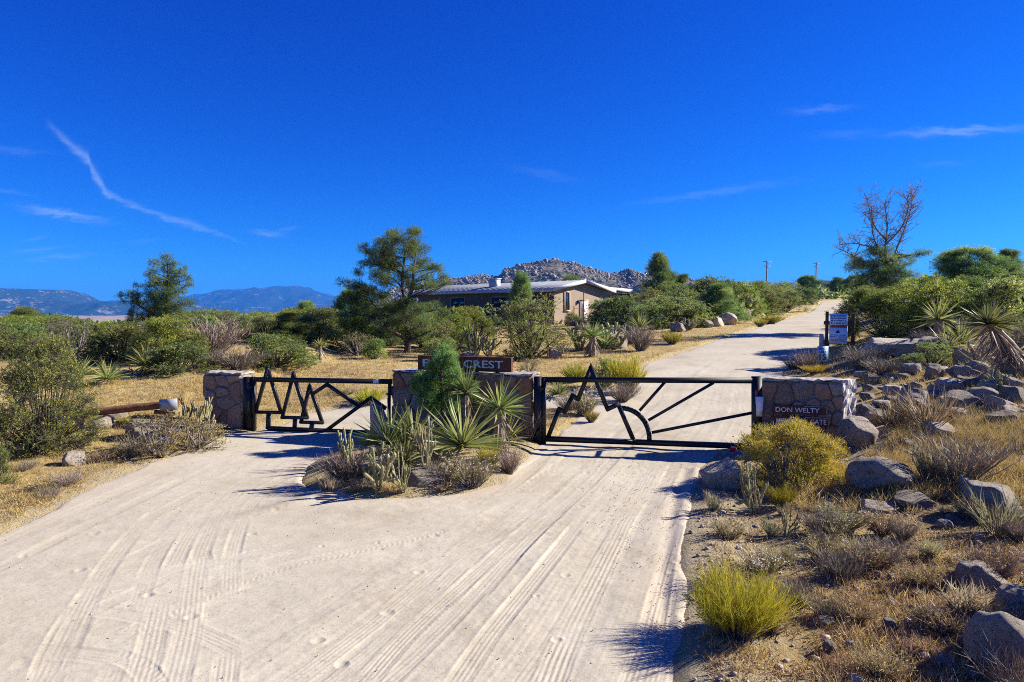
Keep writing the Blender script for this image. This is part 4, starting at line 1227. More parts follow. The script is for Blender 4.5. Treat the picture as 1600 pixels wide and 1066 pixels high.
def house():
    d0 = 60.0
    C = at(866, d0)
    z0 = C.z - 0.25
    ang = math.radians(43)
    root = empty('house', (C.x, C.y, z0), ang, 'low tan stucco house with a pale metal gable roof', 'house')
    Wd, Ln = 7.2, 20.5
    eave = z_at(453.0, d0) - z0
    rise = z_at(442.0, d0 + 2.3) - z0 - eave
    gm = Geo()                                    # walls with a pentagon gable
    v = [(0, 0, 0), (Wd, 0, 0), (Wd, 0, eave), (Wd / 2, 0, eave + rise), (0, 0, eave), (0, Ln, 0), (Wd, Ln, 0), (Wd, Ln, eave), (Wd / 2, Ln, eave + rise), (0, Ln, eave)]
    gm.add(v[:5], t=[(0, 1, 2), (0, 2, 3), (0, 3, 4)])
    link('gable_wall', gm.mesh('gable_wall', M['stucco']), root)
    gm = Geo(); gm.add(v[5:], t=[(0, 2, 1), (0, 3, 2), (0, 4, 3)]); link('gable_wall', gm.mesh('gable_wall', M['stucco']), root)
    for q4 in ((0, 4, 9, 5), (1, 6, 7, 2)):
        gm = Geo(); gm.add([v[i] for i in q4], q=[(0, 1, 2, 3)]); link('side_wall', gm.mesh('side_wall', M['shade_stucco']), root)
    ov, og, th = 0.75, 0.50, 0.20
    sl = rise / (Wd / 2)
    for s in (-1, 1):
        gm = Geo()
        xe = Wd / 2 + s * (Wd / 2 + ov)
        ze = eave - sl * ov + 0.05
        xr, zr_ = Wd / 2, eave + rise + 0.05
        if s < 0:
            v = [(xe, -og, ze), (xr, -og, zr_), (xr, Ln + og, zr_), (xe, Ln + og, ze)]
        else:
            v = [(xr, -og, zr_), (xe, -og, ze), (xe, Ln + og, ze), (xr, Ln + og, zr_)]
        gm.hexa(v + [(a, b, c + th) for a, b, c in v])
        rf = link('roof', gm.mesh('roof', M['roofmetal']), root)
        gm = Geo()
        for k in range(int((Ln + 2 * og) / 0.9)):       # standing seams
            yy = -og + 0.4 + k * 0.9
            a, b = np.array((xe, yy, ze + th + 0.015)), np.array((xr, yy, zr_ + th + 0.015))
            gm.tubes([a], [b], 0.022, 0.022, 4)
        link('roof_seams', gm.mesh('roof_seams', M['roofmetal']), rf)
        gm = Geo()                                       # bargeboard and eave fascia
        a, b = (xe, ze), (xr, zr_)
        yb = -og - 0.03
        gm.hexa([(a[0], yb - .03, a[1] - .06), (b[0], yb - .03, b[1] - .06), (b[0], yb + .025, b[1] - .06), (a[0], yb + .025, a[1] - .06),
                 (a[0], yb - .03, a[1] + th + .05), (b[0], yb - .03, b[1] + th + .05), (b[0], yb + .025, b[1] + th + .05), (a[0], yb + .025, a[1] + th + .05)])
        link('bargeboard', gm.mesh('bargeboard', M['fascia']), root)
        gm = Geo()
        gm.box((xe + s * 0.03, Ln / 2, ze + th / 2 - .02), (0.05, Ln + 2 * og, th + 0.12)); link('eave_fascia', gm.mesh('eave_fascia', M['galv' if s < 0 else 'fascia']), root)
        gm = Geo()
        v = [(xe, -og + .02, ze - .012), (xr, -og + .02, zr_ - .012), (xr, Ln + og, zr_ - .012), (xe, Ln + og, ze - .012)]
        gm.add(v, q=[(0, 1, 2, 3)]); link('soffit', gm.mesh('soffit', M['soffit']), root)
    # side wing roof to the right
    x0, x1 = Wd + ov - 0.3, Wd + 8.6
    zz0, zz1 = eave + 0.42, eave + 0.05
    gm = Geo()
    v = [(x0, 2.2, zz0), (x1, 2.2, zz1), (x1, 10, zz1), (x0, 10, zz0)]
    gm.hexa(v + [(a, b, c + 0.16) for a, b, c in v]); link('wing_roof', gm.mesh('wing_roof', M['roofmetal']), root)
    gm = Geo()
    gm.hexa([(x0, 2.12, zz0 - .1), (x1, 2.12, zz1 - .1), (x1, 2.18, zz1 - .1), (x0, 2.18, zz0 - .1), (x0, 2.12, zz0 + .22), (x1, 2.12, zz1 + .22), (x1, 2.18, zz1 + .22), (x0, 2.18, zz0 + .22)])
    link('wing_fascia', gm.mesh('wing_fascia', M['fascia']), root)
    gm = Geo(); gm.box(((Wd + x1 - .5) / 2 + .02, 6.2, (zz1 - .1) / 2), (x1 - .5 - Wd, 6.6, zz1 - .1)); link('wing_wall', gm.mesh('wing_wall', M['stucco']), root)
    # windows: on the gable (local -y) and on the shaded long side (local -x)
    def window(side, c, w, h, zc, frame=0.14, panes=1):
        gm = Geo()
        if side == 'g':
            bx = lambda u, z, su, sz, dep, o: gm.box((c + u, -o, zc + z), (su, dep, sz))
        else:
            bx = lambda u, z, su, sz, dep, o: gm.box((-o, c + u, zc + z), (dep, su, sz))
        for sx in (-1, 1): bx(sx * (w / 2 + frame / 2), 0, frame, h + 2 * frame, 0.07, 0.03)
        bx(0, h / 2 + frame / 2, w - .004, frame, 0.07, 0.028); bx(0, -h / 2 - frame / 2, w + 0.2, frame, 0.12, 0.05)
        fr = link('window', gm.mesh('window', M['trim']), root)
        for k in range(panes):
            gm = Geo()
            ww = w / panes
            if side == 'g': gm.box((c - w / 2 + ww * (k + .5), -0.012, zc), (ww - .04, 0.014, h - .02))
            else: gm.box((-0.012, c - w / 2 + ww * (k + .5), zc), (0.014, ww - .05, h - .02))
            link('pane', gm.mesh('pane', M['glass']), fr)
    window('g', 1.62, 0.52, 1.55, z_at(471, d0 + 1) - z0, 0.13)
    for c in (2.6, 7.2, 13.5): window('l', c, 2.2, 0.95, eave - 1.05, 0.08, 2)
    # door with two panes, lamp, steps rail
    gm = Geo(); gm.box((3.95, -0.03, 1.28), (0.95, 0.06, 2.1)); dr = link('door', gm.mesh('door', M['doorpaint']), root)
    gm = Geo(); gm.box((3.95, -0.07, 1.75), (0.5, 0.02, 0.75)); link('pane', gm.mesh('pane', M['white']), dr)
    gm = Geo(); gm.box((4.30, -0.085, 1.25), (0.05, 0.05, 0.12)); link('handle', gm.mesh('handle', M['galv']), dr)
    gm = Geo()
    gm.box((3.95, -0.045, 2.40), (1.2, 0.09, 0.12)); gm.box((3.42, -0.04, 1.28), (0.10, 0.08, 2.12)); gm.box((4.48, -0.04, 1.28), (0.10, 0.08, 2.12))
    link('door_frame', gm.mesh('door_frame', M['trim']), root)
    gm = Geo(); gm.box((3.1, -0.08, 2.25), (0.14, 0.14, 0.3)); link('wall_lamp', gm.mesh('wall_lamp', M['ink']), root)
    # boxy flue on the near roof slope
    t = 9.8
    zc = eave + rise * 0.42
    gm = Geo(); gm.box((1.7, t, zc + 0.42), (0.7, 0.95, 1.2)); ch = link('chimney', gm.mesh('chimney', M['galv']), root)
    gm = Geo(); gm.box((1.7, t, zc + 1.05), (0.85, 1.1, 0.07)); link('chimney_cap', gm.mesh('chimney_cap', M['fascia']), ch)
    return root, C, z0, ang
house_root, HC, HZ, HA = house()
def yard_fence():
    p = at(897, 57.5); q = at(912, 58.2)
    root = empty('yard_fence', p, math.atan2(q.y - p.y, q.x - p.x), 'thin rusty pipe fence panel in front of the house door', 'fence')
    L = (q - p).length
    for u, h in ((0, 1.7), (L, 2.9)):
        gm = Geo(); gm.tubes([(u, 0, -.2)], [(u, 0, h)], 0.045, 0.045, 6); link('pipe_post', gm.mesh('pipe_post', M['pipe']), root)
    for z in (0.5, 1.5):
        gm = Geo(); gm.tubes([(0, 0, z)], [(L, 0, z)], 0.025, 0.025, 5); link('pipe_rail', gm.mesh('pipe_rail', M['pipe']), root)
    gm = Geo(); gm.tubes([(0, 0, 1.45)], [(-1.3, -.2, 0.3)], 0.03, 0.03, 5); link('pipe_brace', gm.mesh('pipe_brace', M['pipe']), root)
yard_fence()
def stake():
    p = hit(856, 561)
    o = empty('marker_stake', p, 0, 'thin rusty stake standing in dry grass below the house', 'stake')
    zt = z_at(526, p.y) - p.z
    gm = Geo(); gm.tubes([(0, 0, -.1)], [(-0.04, 0, zt)], 0.045, 0.04, 6); link('rod', gm.mesh('rod', M['pipe']), o)
    gm = Geo(); gm.tubes([(-.04, 0, zt)], [(-0.04, 0, zt + .05)], 0.05, 0.03, 6); link('rod_tip', gm.mesh('rod_tip', M['pipe']), o)
stake()
# utility poles and the roof on the far rise
def utility_pole(px, py_top, d, lab):
    p = at(px, d)
    zt = z_at(py_top, d) - p.z
    root = empty('utility_pole', p, 0.35, lab, 'utility pole', 'utility poles on the far rise')
    gm = Geo(); gm.tubes([(0, 0, -1)], [(0, 0, zt)], 0.20, 0.13, 8); link('pole', gm.mesh('pole', M['greywood']), root)
    for k, (dz, w) in enumerate(((-0.35, 2.6), (-1.4, 1.9))):
        gm = Geo(); gm.box((0, -0.2, zt + dz), (w, 0.12, 0.15)); ca = link('crossarm', gm.mesh('crossarm', M['greywood']), root)
        for s in (-.45, -.2, .2, .45):
            gm = Geo(); gm.tubes([(w * s, -0.2, zt + dz + .07)], [(w * s, -0.2, zt + dz + .30)], 0.05, 0.035, 6); link('insulator', gm.mesh('insulator', M['galv']), ca)
    return p, zt
utility_pole(1197, 407, 165, 'bare utility pole with two crossarms rising over the scrub, the taller one')
utility_pole(1274, 410, 215, 'smaller distant utility pole with crossarms beside the dark roof')
def far_house():
    p = at(1288, 250)
    root = empty('house', (p.x, p.y, p.z), -0.1, 'dark low roof of a distant house among the bushes on the rise', 'house')
    zt = z_at(438, 250) - p.z
    gm = Geo(); gm.box((0, 3, zt * .4), (9, 6, zt * .8)); link('wall', gm.mesh('wall', M['soffit']), root)
    gm = Geo()
    v = [(-5.4, -.8, zt * .80), (5.4, -.8, zt * .76), (5.4, 7, zt * .76), (-5.4, 7, zt * .80)]
    gm.add(v + [(-4, 3, zt * 1.03), (2.5, 3, zt)], t=[(0, 4, 3), (1, 2, 5)], q=[(0, 1, 5, 4), (2, 3, 4, 5)])
    rf = link('roof', gm.mesh('roof', M['ink']), root)
    gm = Geo(); gm.box((-4.2, 2.5, zt * 1.02), (0.8, 0.8, 1.0)); link('chimney', gm.mesh('chimney', M['pipe']), rf)
far_house()
# ------------------------------------------------------------------ plants: generators
def bez(p0, p1, p2, n):
    t = np.linspace(0, 1, n + 1)[:, None]
    return (1 - t) ** 2 * p0 + 2 * t * (1 - t) * p1 + t * t * p2
def dome_clumps(rng, n, W, H, low=0.1, rc=(0.15, 0.25), inner=0.45):
    out = []
    sd = int(rng.integers(1000))
    for k in range(n):
        a = rng.uniform(0, 2 * math.pi); zf = rng.uniform(low, 1.0) ** 0.85
        irr = 0.72 + 0.5 * float(vnoise(np.array([a * 1.1 + 9]), np.array([zf * 2.2]), sd)[0])
        rad = inner + (1 - inner) * math.sqrt(rng.random())
        rr = math.sqrt(max(0.05, 1 - (zf * 0.92) ** 2)) * rad * irr
        r = rng.uniform(*rc) * min(W, H * 1.4)
        out.append((W / 2 * rr * math.cos(a) * 0.9, W / 2 * rr * math.sin(a) * 0.9, H * zf * (0.82 + 0.18 * irr) - r * 0.4, r))
    return np.array(out)
def clump_plant(seed, clumps, attach, leaf, n_tuft, per, L, Wd, mode='needle', twig=True, squash=0.7, rbase=0.02, up=0.25, twk=3, jitter=0.22, extra=None):
    """branches out to every clump, twigs through the clump, tufts of needles or leaves on the twigs"""
    rng = np.random.default_rng(seed)
    wood, fol = Geo(), Geo()
    ex = Geo() if extra else None
    for c in clumps:
        ctr, r = c[:3], c[3]
        p0, r0 = attach(ctr, rng)
        mid = (p0 + ctr) / 2 + rng.normal(0, 0.08, 3) * np.linalg.norm(ctr - p0) + np.array([0, 0, -0.06 * np.linalg.norm(ctr - p0)])
        pl = bez(p0, mid, ctr, 4)
        rad = np.linspace(r0, max(0.006, r0 * 0.3), 5)
        wood.tubes(pl[:-1], pl[1:], rad[:-1], rad[1:], 5 if r0 > 0.02 else 4)
        nt_ = max(4, int(n_tuft * (r / 0.4) ** 2))
        d = unit_dirs(nt_, rng, 0.15)
        rr = r * rng.uniform(0.35, 1.0, nt_) ** 0.5
        off = d * rr[:, None] * np.array([1, 1, squash]) * (1 + jitter * rng.normal(size=(nt_, 1)))
        T = ctr + off
        if twig:
            m = rng.random(nt_) < 0.45
            st = ctr + rng.normal(0, 0.15 * r, (m.sum(), 3)) - d[m] * 0.1 * r
            wood.tubes(st, T[m], 0.006, 0.003, 3)
        cr = rng.normal(0, 0.13)
        tuft_r = np.clip(0.5 + cr + rng.normal(0, 0.14, nt_), 0, 1)
        idx = np.repeat(np.arange(nt_), per)
        D = d[idx] * 0.55 + unit_dirs(len(idx), rng) * 0.8 + np.array([0, 0, up])
        P_ = T[idx] + rng.normal(0, L * 0.42, (len(idx), 3))
        ll = L * rng.uniform(0.65, 1.25, len(idx))
        rv = np.clip(tuft_r[idx] + rng.normal(0, 0.10, len(idx)), 0, 1)
        if mode == 'needle': fol.blades(P_, D, ll, Wd, rv, rng)
        else: fol.leaves(P_, D, ll, Wd, rv, rng)
        if extra:
            m = rng.random(nt_) < extra[1]
            q = T[m] + d[m] * L * 0.6 + rng.normal(0, L * .3, (m.sum(), 3))
            for _ in range(extra[3] if len(extra) > 3 else 2):
                ex.leaves(q + rng.normal(0, extra[2] * .4, q.shape), unit_dirs(len(q), rng, 0.4), extra[2], extra[2] * 0.8, rng.random(len(q)), rng)
    return wood, fol, ex
def extent(meshes):
    H = W = 0
    for me in meshes:
        v = np.zeros(len(me.vertices) * 3, np.float32); me.vertices.foreach_get('co', v); v = v.reshape(-1, 3)
        H = max(H, np.percentile(v[:, 2], 99.7)); W = max(W, 2 * np.percentile(np.abs(v[:, 0]), 98.5))
    return float(H), float(W)
class Proto:
    def __init__(s, name, cat, parts):
        s.name, s.cat, s.parts = name, cat, parts
        s.H, s.W = extent([p[1] for p in parts])
def spawn(pr, loc, sz, sxy, rz, label, group=None, sink=0.03, name=None, cat=None):
    root = empty(name or pr.name, (loc[0], loc[1], loc[2] - sink + (float(ground_rough(loc[0], loc[1])) if loc[1] < 60 else 0)), rz, label, cat or pr.cat, group)
    root.scale = (sxy, sxy, sz)
    for n, me in pr.parts:
        o = link(n, me, root)
        if n in ('flowers', 'flower_heads', 'spines'): o['kind'] = 'stuff'
    return root

def shrub(name, seed, W, H, nclump, leafmat, woodmat, n_tuft, per, L, Wd, mode='leaf', rc=(0.15, 0.25), extra=None, extramat=None, up=0.25, low=0.1, squash=0.75, inner=0.45, lean=0.3):
    rng = np.random.default_rng(seed)
    cl = dome_clumps(rng, nclump, W, H, low, rc, inner)
    def attach(c, rng):
        b = np.array([c[0] * 0.12 + rng.normal(0, .03), c[1] * 0.12 + rng.normal(0, .03), 0.0])
        return b, 0.010 * W + 0.012
    wood, fol, ex = clump_plant(seed + 1, cl, attach, leafmat, n_tuft, per, L, Wd, mode, squash=squash, up=up, extra=extra)
    parts = [('stems', wood.mesh('stems', woodmat)), ('foliage', fol.mesh('foliage', leafmat))]
    if ex and ex.v: parts.append(('flowers', ex.mesh('flowers', extramat)))
    return Proto(name, 'shrub', parts)
def broom(name, seed, W, H, ns, nb, mat, tipmat=None, tipn=0, tipsize=0.02, wd=0.011, wild=0.22, woodmat=None, blen=0.26, lowb=0.35):
    rng = np.random.default_rng(seed)
    g, tip, wood = Geo(), Geo(), Geo()
    az = rng.uniform(0, 2 * math.pi, ns)
    tilt = np.sqrt(rng.uniform(0.0, 1.0, ns)) * math.atan2(W / 2, H * 0.75)
    D = np.stack([np.cos(az) * np.sin(tilt), np.sin(az) * np.sin(tilt), np.cos(tilt)], 1) + rng.normal(0, 0.06, (ns, 3))
    lob = 0.72 + 0.45 * vnoise(az * 1.4 + 3, tilt * 3, seed)
    Ls = np.minimum(H / np.maximum(D[:, 2], 0.25), W * 0.62) * lob * rng.uniform(0.75, 1.05, ns)
    B = np.stack([np.cos(az), np.sin(az), np.zeros(ns)], 1) * rng.uniform(0, 0.10, (ns, 1)) * W
    Rs = np.clip(0.45 + rng.normal(0, 0.15, ns), 0, 1)
    wood.tubes(B, B + D * Ls[:, None] * 0.55, 0.007, 0.004, 3)
    g.blades(B + D * Ls[:, None] * 0.35, D, Ls * 0.65, wd, Rs, rng, droop=-0.03, seg=2)
    i = rng.integers(0, ns, nb)
    t = rng.uniform(lowb, 1.0, nb)[:, None]
    bd = D[i] * 0.8 + unit_dirs(nb, rng, 0.2) * (wild + 0.28) + np.array([0, 0, 0.25])
    bp = B[i] + D[i] * Ls[i][:, None] * t
    bl = H * blen * rng.uniform(0.5, 1.1, nb)
    rv = np.clip(Rs[i] + rng.normal(0, 0.14, nb) + 0.15 * (t[:, 0] - 0.6), 0, 1)
    g.blades(bp, bd, bl, wd * 0.9, rv, rng)
    parts = [('stems', wood.mesh('stems', woodmat or M['twig'])), ('foliage', g.mesh('foliage', mat))]
    if tipn:
        j = rng.integers(0, nb, tipn)
        bdn = bd / np.linalg.norm(bd, axis=1)[:, None]
        q = bp[j] + bdn[j] * bl[j][:, None] * rng.uniform(0.8, 1.02, (tipn, 1))
        keep = q[:, 2] > H * 0.3
        q = q[keep]
        for _ in range(2):
            tip.leaves(q + rng.normal(0, tipsize * .3, q.shape), unit_dirs(len(q), rng, 0.5), tipsize, tipsize * .8, rng.random(len(q)), rng)
        parts.append(('flower_heads', tip.mesh('flower_heads', tipmat)))
    return Proto(name, 'shrub', parts)
def yucca(name, seed, L, n, trunk=0.0, lean=(0, 0), skirt=0, wd=0.035, low=-0.15, skirt_len=1.0):
    rng = np.random.default_rng(seed)
    g, sk, tr = Geo(), Geo(), Geo()
    top = np.array([lean[0], lean[1], trunk + 0.06])
    el = np.arcsin(np.clip(rng.uniform(low, 1.0, n), -1, 1)); az = np.arange(n) * 2.399963 + rng.normal(0, .15, n)
    D = np.stack([np.cos(az) * np.cos(el), np.sin(az) * np.cos(el), np.sin(el)], 1) + rng.normal(0, .08, (n, 3))
    g.blades(top + D * 0.04, D, L * rng.uniform(0.55, 1.12, n) * (0.85 + 0.15 * np.sin(el)), wd, np.clip(rng.normal(0.5, 0.2, n) + 0.12 * np.sin(el), 0, 1), rng, droop=0.07 + 0.10 * np.cos(el) * rng.random(n), seg=2)
    parts = []
    if trunk > 0.15:
        pl = bez(np.zeros(3) + [0, 0, -.1], np.array([lean[0] * .3, lean[1] * .3, trunk * 0.6]), top, 5)
        tr.tubes(pl[:-1], pl[1:], 0.10, 0.09, 8)
        parts.append(('trunk', tr.mesh('trunk', M['yuccadead'])))
        if skirt:
            t = rng.uniform(0.25, 1.0, skirt)
            ii = np.clip((t * 5).astype(int), 0, 4)
            P_ = pl[ii] + (pl[ii + 1] - pl[ii]) * (t * 5 - ii)[:, None]
            a = rng.uniform(0, 2 * math.pi, skirt)
            D2 = np.stack([np.cos(a) * 0.55, np.sin(a) * 0.55, -rng.uniform(0.45, 1.3, skirt)], 1)
            sk.blades(P_, D2, np.minimum(L * skirt_len * rng.uniform(.6, 1.0, skirt), np.maximum(P_[:, 2], .15) * 1.15), wd * .8, rng.random(skirt), rng, droop=0.12, seg=2)
            parts.append(('dead_leaves', sk.mesh('dead_leaves', M['yuccadead'])))
    parts.append(('leaves', g.mesh('leaves', M['yucca'])))
    return Proto(name, 'yucca', parts)
def joint(g, sp, p, d, L, r, rng, spines=70):
    """one cactus joint: a knobbly rounded column with spines"""
    d = d / np.linalg.norm(d)
    ref = np.array([0, 0, 1.0]) if abs(d[2]) < 0.9 else np.array([1.0, 0, 0])
    a = np.cross(d, ref); a /= np.linalg.norm(a); b = np.cross(d, a)
    k = 9
    ts = np.array([0, .08, .2, .32, .44, .56, .68, .8, .9, .97, 1.0])
    rs = r * np.array([.55, .85, 1, .93, 1.02, .94, 1.0, .93, .8, .5, .12])
    rings = []
    for j, (t, rr) in enumerate(zip(ts, rs)):
        ang = np.arange(k) * 2 * math.pi / k + j * 0.35
        kn = 1 + 0.10 * np.cos(np.arange(k) * math.pi + j * math.pi)
        rings.append(p + d * L * t + (np.cos(ang) * rr * kn)[:, None] * a + (np.sin(ang) * rr * kn)[:, None] * b)
    v = np.concatenate(rings)
    i = np.arange(k); jn = (i + 1) % k
    q = np.concatenate([np.stack([i + m * k, jn + m * k, jn + (m + 1) * k, i + (m + 1) * k], 1) for m in range(len(ts) - 1)])
    g.add(v, q=q, r=np.clip(rng.normal(.5, .15) + np.repeat(np.linspace(-.12, .22, len(ts)), k), 0, 1))
    t = rng.uniform(0.03, 1.0, spines); an = rng.uniform(0, 2 * math.pi, spines)
    out = np.cos(an)[:, None] * a + np.sin(an)[:, None] * b
    sp.blades(p + d * L * t[:, None] + out * r * 0.85, out + d * 0.35 + rng.normal(0, .25, (spines, 3)), r * rng.uniform(.7, 1.5, spines), r * 0.18, rng.random(spines), rng)
    return p + d * L * 0.96
def cholla(name, seed, H, n_main, r=0.032, splay=0.55, forks=2, levels=2, spines=60):
    rng = np.random.default_rng(seed)
    sp = Geo()
    stems = []
    for m in range(n_main):
        g = Geo()
        az = 2 * math.pi * m / n_main + rng.normal(0, .35)
        tl = rng.uniform(0.15, 1.0) * splay
        d = np.array([math.cos(az) * math.sin(tl), math.sin(az) * math.sin(tl), math.cos(tl)])
        L0 = H * rng.uniform(0.24, 0.38)
        front = [(joint(g, sp, np.array([math.cos(az) * .05, math.sin(az) * .05, -0.03]), d, L0, r, rng, spines), d, L0)]
        for lv in range(levels):
            nf = []
            for p, dd, LL in front:
                for f in range(forks if rng.random() < 0.8 else 1):
                    nd = dd + rng.normal(0, 0.42, 3) + np.array([0, 0, 0.22])
                    l2 = LL * rng.uniform(0.55, 0.95)
                    nf.append((joint(g, sp, p, nd, l2, r * rng.uniform(.78, .95), rng, spines), nd, l2))
                    if rng.random() < 0.5:
                        joint(g, sp, p - dd * LL * rng.uniform(.15, .5), dd + rng.normal(0, .6, 3) + [0, 0, .3], l2 * .5, r * .75, rng, spines // 2)
            front = nf
        stems.append(('stem', g.mesh('stem', M['cholla'], True)))
    return Proto(name, 'cactus', stems + [('spines', sp.mesh('spines', M['spine']))])
def trunk_path(pts, rad, bark, g=None, k=8):
    g = g or Geo()
    pts = dense(np.asarray(pts, float), 0.3)
    rr = np.interp(np.linspace(0, 1, len(pts)), np.linspace(0, 1, len(rad)), rad)
    g.tubes(pts[:-1], pts[1:], rr[:-1], rr[1:], k)
    return g, pts, rr
def tree(name, seed, clumps, trunks, leafmat, bark, n_tuft, per, L, Wd, squash=0.6, cat='tree', mode='needle'):
    """trunks: list of (points, radii); each clump hangs on the nearest lower trunk point"""
    g = Geo()
    allp, allr = [], []
    for pts, rad in trunks:
        _, p, r = trunk_path(pts, rad, bark, g)
        allp.append(p); allr.append(r)
    TP, TR = np.concatenate(allp), np.concatenate(allr)
    def attach(c, rng):
        hd = np.hypot(TP[:, 0] - c[0], TP[:, 1] - c[1])
        cost = hd + np.abs(TP[:, 2] - (c[2] - 0.35 * hd)) * 1.2
        cost = np.where(TP[:, 2] < 0.5, cost + 5, cost)
        k = int(np.argmin(cost))
        return TP[k], min(TR[k] * 0.55, 0.012 + 0.022 * np.linalg.norm(c - TP[k]))
    wood, fol, _ = clump_plant(seed, clumps, attach, leafmat, n_tuft, per, L, Wd, mode, squash=squash)
    return Proto(name, cat, [('trunk', g.mesh('trunk', bark, True)), ('branches', wood.mesh('branches', bark)), ('crown', fol.mesh('crown', leafmat))])
def pine_clumps(rng, n, H, W, z0=0.15, shape='cone', rc=(.13, .22)):
    out = []
    for k in range(n):
        zf = z0 + (1 - z0) * rng.random() ** 0.9
        t = (zf - z0) / (1 - z0)
        prof = (1 - t) ** 0.7 * 0.9 + 0.16 if shape == 'cone' else math.sqrt(max(0, 1 - (2 * t - 0.95) ** 2)) * 0.95 + 0.12
        a = rng.uniform(0, 2 * math.pi)
        rr = W / 2 * prof * math.sqrt(rng.uniform(0.12, 1)) * rng.uniform(0.75, 1.1)
        out.append((rr * math.cos(a), rr * math.sin(a), H * zf * 0.96, W * rng.uniform(*rc) * (0.65 + 0.5 * prof)))
    return np.array(out)

# ------------------------------------------------------------------ plants: the kinds
PR = {}
def kinds():
    for k in range(4):
        PR['oak', k] = shrub('scrub_oak', 100 + k, 2.6, 2.0, 30 + 4 * k, M['oak'], M['darktwig'], 62, 9, 0.055, 0.036, rc=(.12, .2))
        PR['farpine', k] = tree('pine_tree', 140 + k, pine_clumps(np.random.default_rng(k + 5), 44, 4.2, 3.0, 0.12, 'cone' if k % 2 else 'round'),
                                [([(0, 0, -.2), (0.08, 0.05, 1.3), (-0.04, 0, 2.7), (0.03, 0, 4.0)], (0.14, 0.11, 0.07, 0.02))], M['pine'], M['bark'], 120, 8, 0.10, 0.018, squash=.7)
    for k in range(3):
        PR['juniper', k] = shrub('juniper', 200 + k, 2.4, 2.2, 40, M['juniper'], M['darktwig'], 66, 9, 0.085, 0.026, 'needle', rc=(.09, .17), up=0.8, squash=1.25)
        PR['sage', k] = shrub('sagebrush', 220 + k, 1.3, 0.85, 26, M['sage'], M['twig'], 42, 8, 0.05, 0.016, 'needle', rc=(.13, .22), up=0.5)
        PR['grey', k] = broom('grey_brush', 240 + k, 1.2, 0.75, 150, 900, M['greybrush'], wd=0.010, wild=0.5, blen=0.3, lowb=0.25)
        PR['rabbit', k] = broom('rabbitbrush', 260 + k, 1.0, 0.8, 170, 1500, M['broom'], wd=0.011, wild=0.18)
        PR['buck', k] = broom('buckwheat', 280 + k, 1.0, 0.6, 150, 900, M['sage'], M['whiteflower'], 420, 0.026, wd=0.009, wild=0.3)
        PR['olive', k] = shrub('olive_shrub', 300 + k, 2.2, 1.7, 30, M['catclaw'], M['darktwig'], 55, 8, 0.05, 0.022, rc=(.12, .21), inner=.35)
    for k in range(3):
        PR['pale', k] = shrub('pale_shrub', 315 + k, 1.9, 1.35, 24, M['palegreen'], M['twig'], 46, 8, 0.055, 0.020, 'needle', rc=(.12, .2), up=0.5, inner=.4)
        PR['yucca', k] = yucca('yucca', 330 + k, 0.72, 105, 0.12, wd=0.030, low=-0.02)
        PR['yuccatrunk', k] = yucca('yucca', 340 + k, 0.62, 95, 0.65, skirt=75, wd=0.032, low=-0.3)
        PR['cholla', k] = cholla('cholla', 350 + k, 0.95, 6 + k, 0.027, 0.8, 2, 3, 75)
    PR['chollathick', 0] = cholla('cholla', 371, 1.0, 10, 0.032, 0.95, 2, 2, 90)
    PR['ephedra', 0] = broom('ephedra', 380, 1.0, 0.85, 70, 120, M['spine'], wd=0.014, wild=0.1, blen=0.5, woodmat=M['spine'], lowb=0.1)
    PR['ephedra', 1] = broom('ephedra', 381, 1.1, 0.85, 90, 160, M['litter'], wd=0.013, wild=0.1, blen=0.5, woodmat=M['spine'], lowb=0.1)
    PR['weed', 0] = broom('dry_weed', 390, 0.5, 0.42, 60, 500, M['litter'], M['spine'], 160, 0.016, wd=0.008, wild=0.4)
    PR['weed', 1] = broom('dry_weed', 391, 0.6, 0.45, 70, 600, M['litter'], M['broomgold'], 260, 0.014, wd=0.007, wild=0.5)
    PR['tan', 0] = broom('dry_shrub', 395, 0.5, 0.55, 60, 320, M['spine'], wd=0.010, wild=0.3)
kinds()

def put(kind, px, base=None, d=None, top=None, w=None, label=None, group=None, rz=None, k=None, hh=None, cat=None, name=None, sink=0.03):
    """stand a plant on the ground at a photo pixel; its height follows from the pixel of its top"""
    pr = PR[kind] if isinstance(kind, tuple) else PR[kind, k or 0]
    p = hit(px, base) if base is not None else at(px, d)
    H = hh if hh else max(0.15, z_at(top, p.y) - p.z)
    Wm = w * p.y / F if w else H * pr.W / pr.H
    rz = rz if rz is not None else (px * 0.37 + (base or d or 0) * 0.11) % 6.28
    return spawn(pr, p, H / pr.H, Wm / pr.W, rz, label, group, name=name, cat=cat, sink=sink)

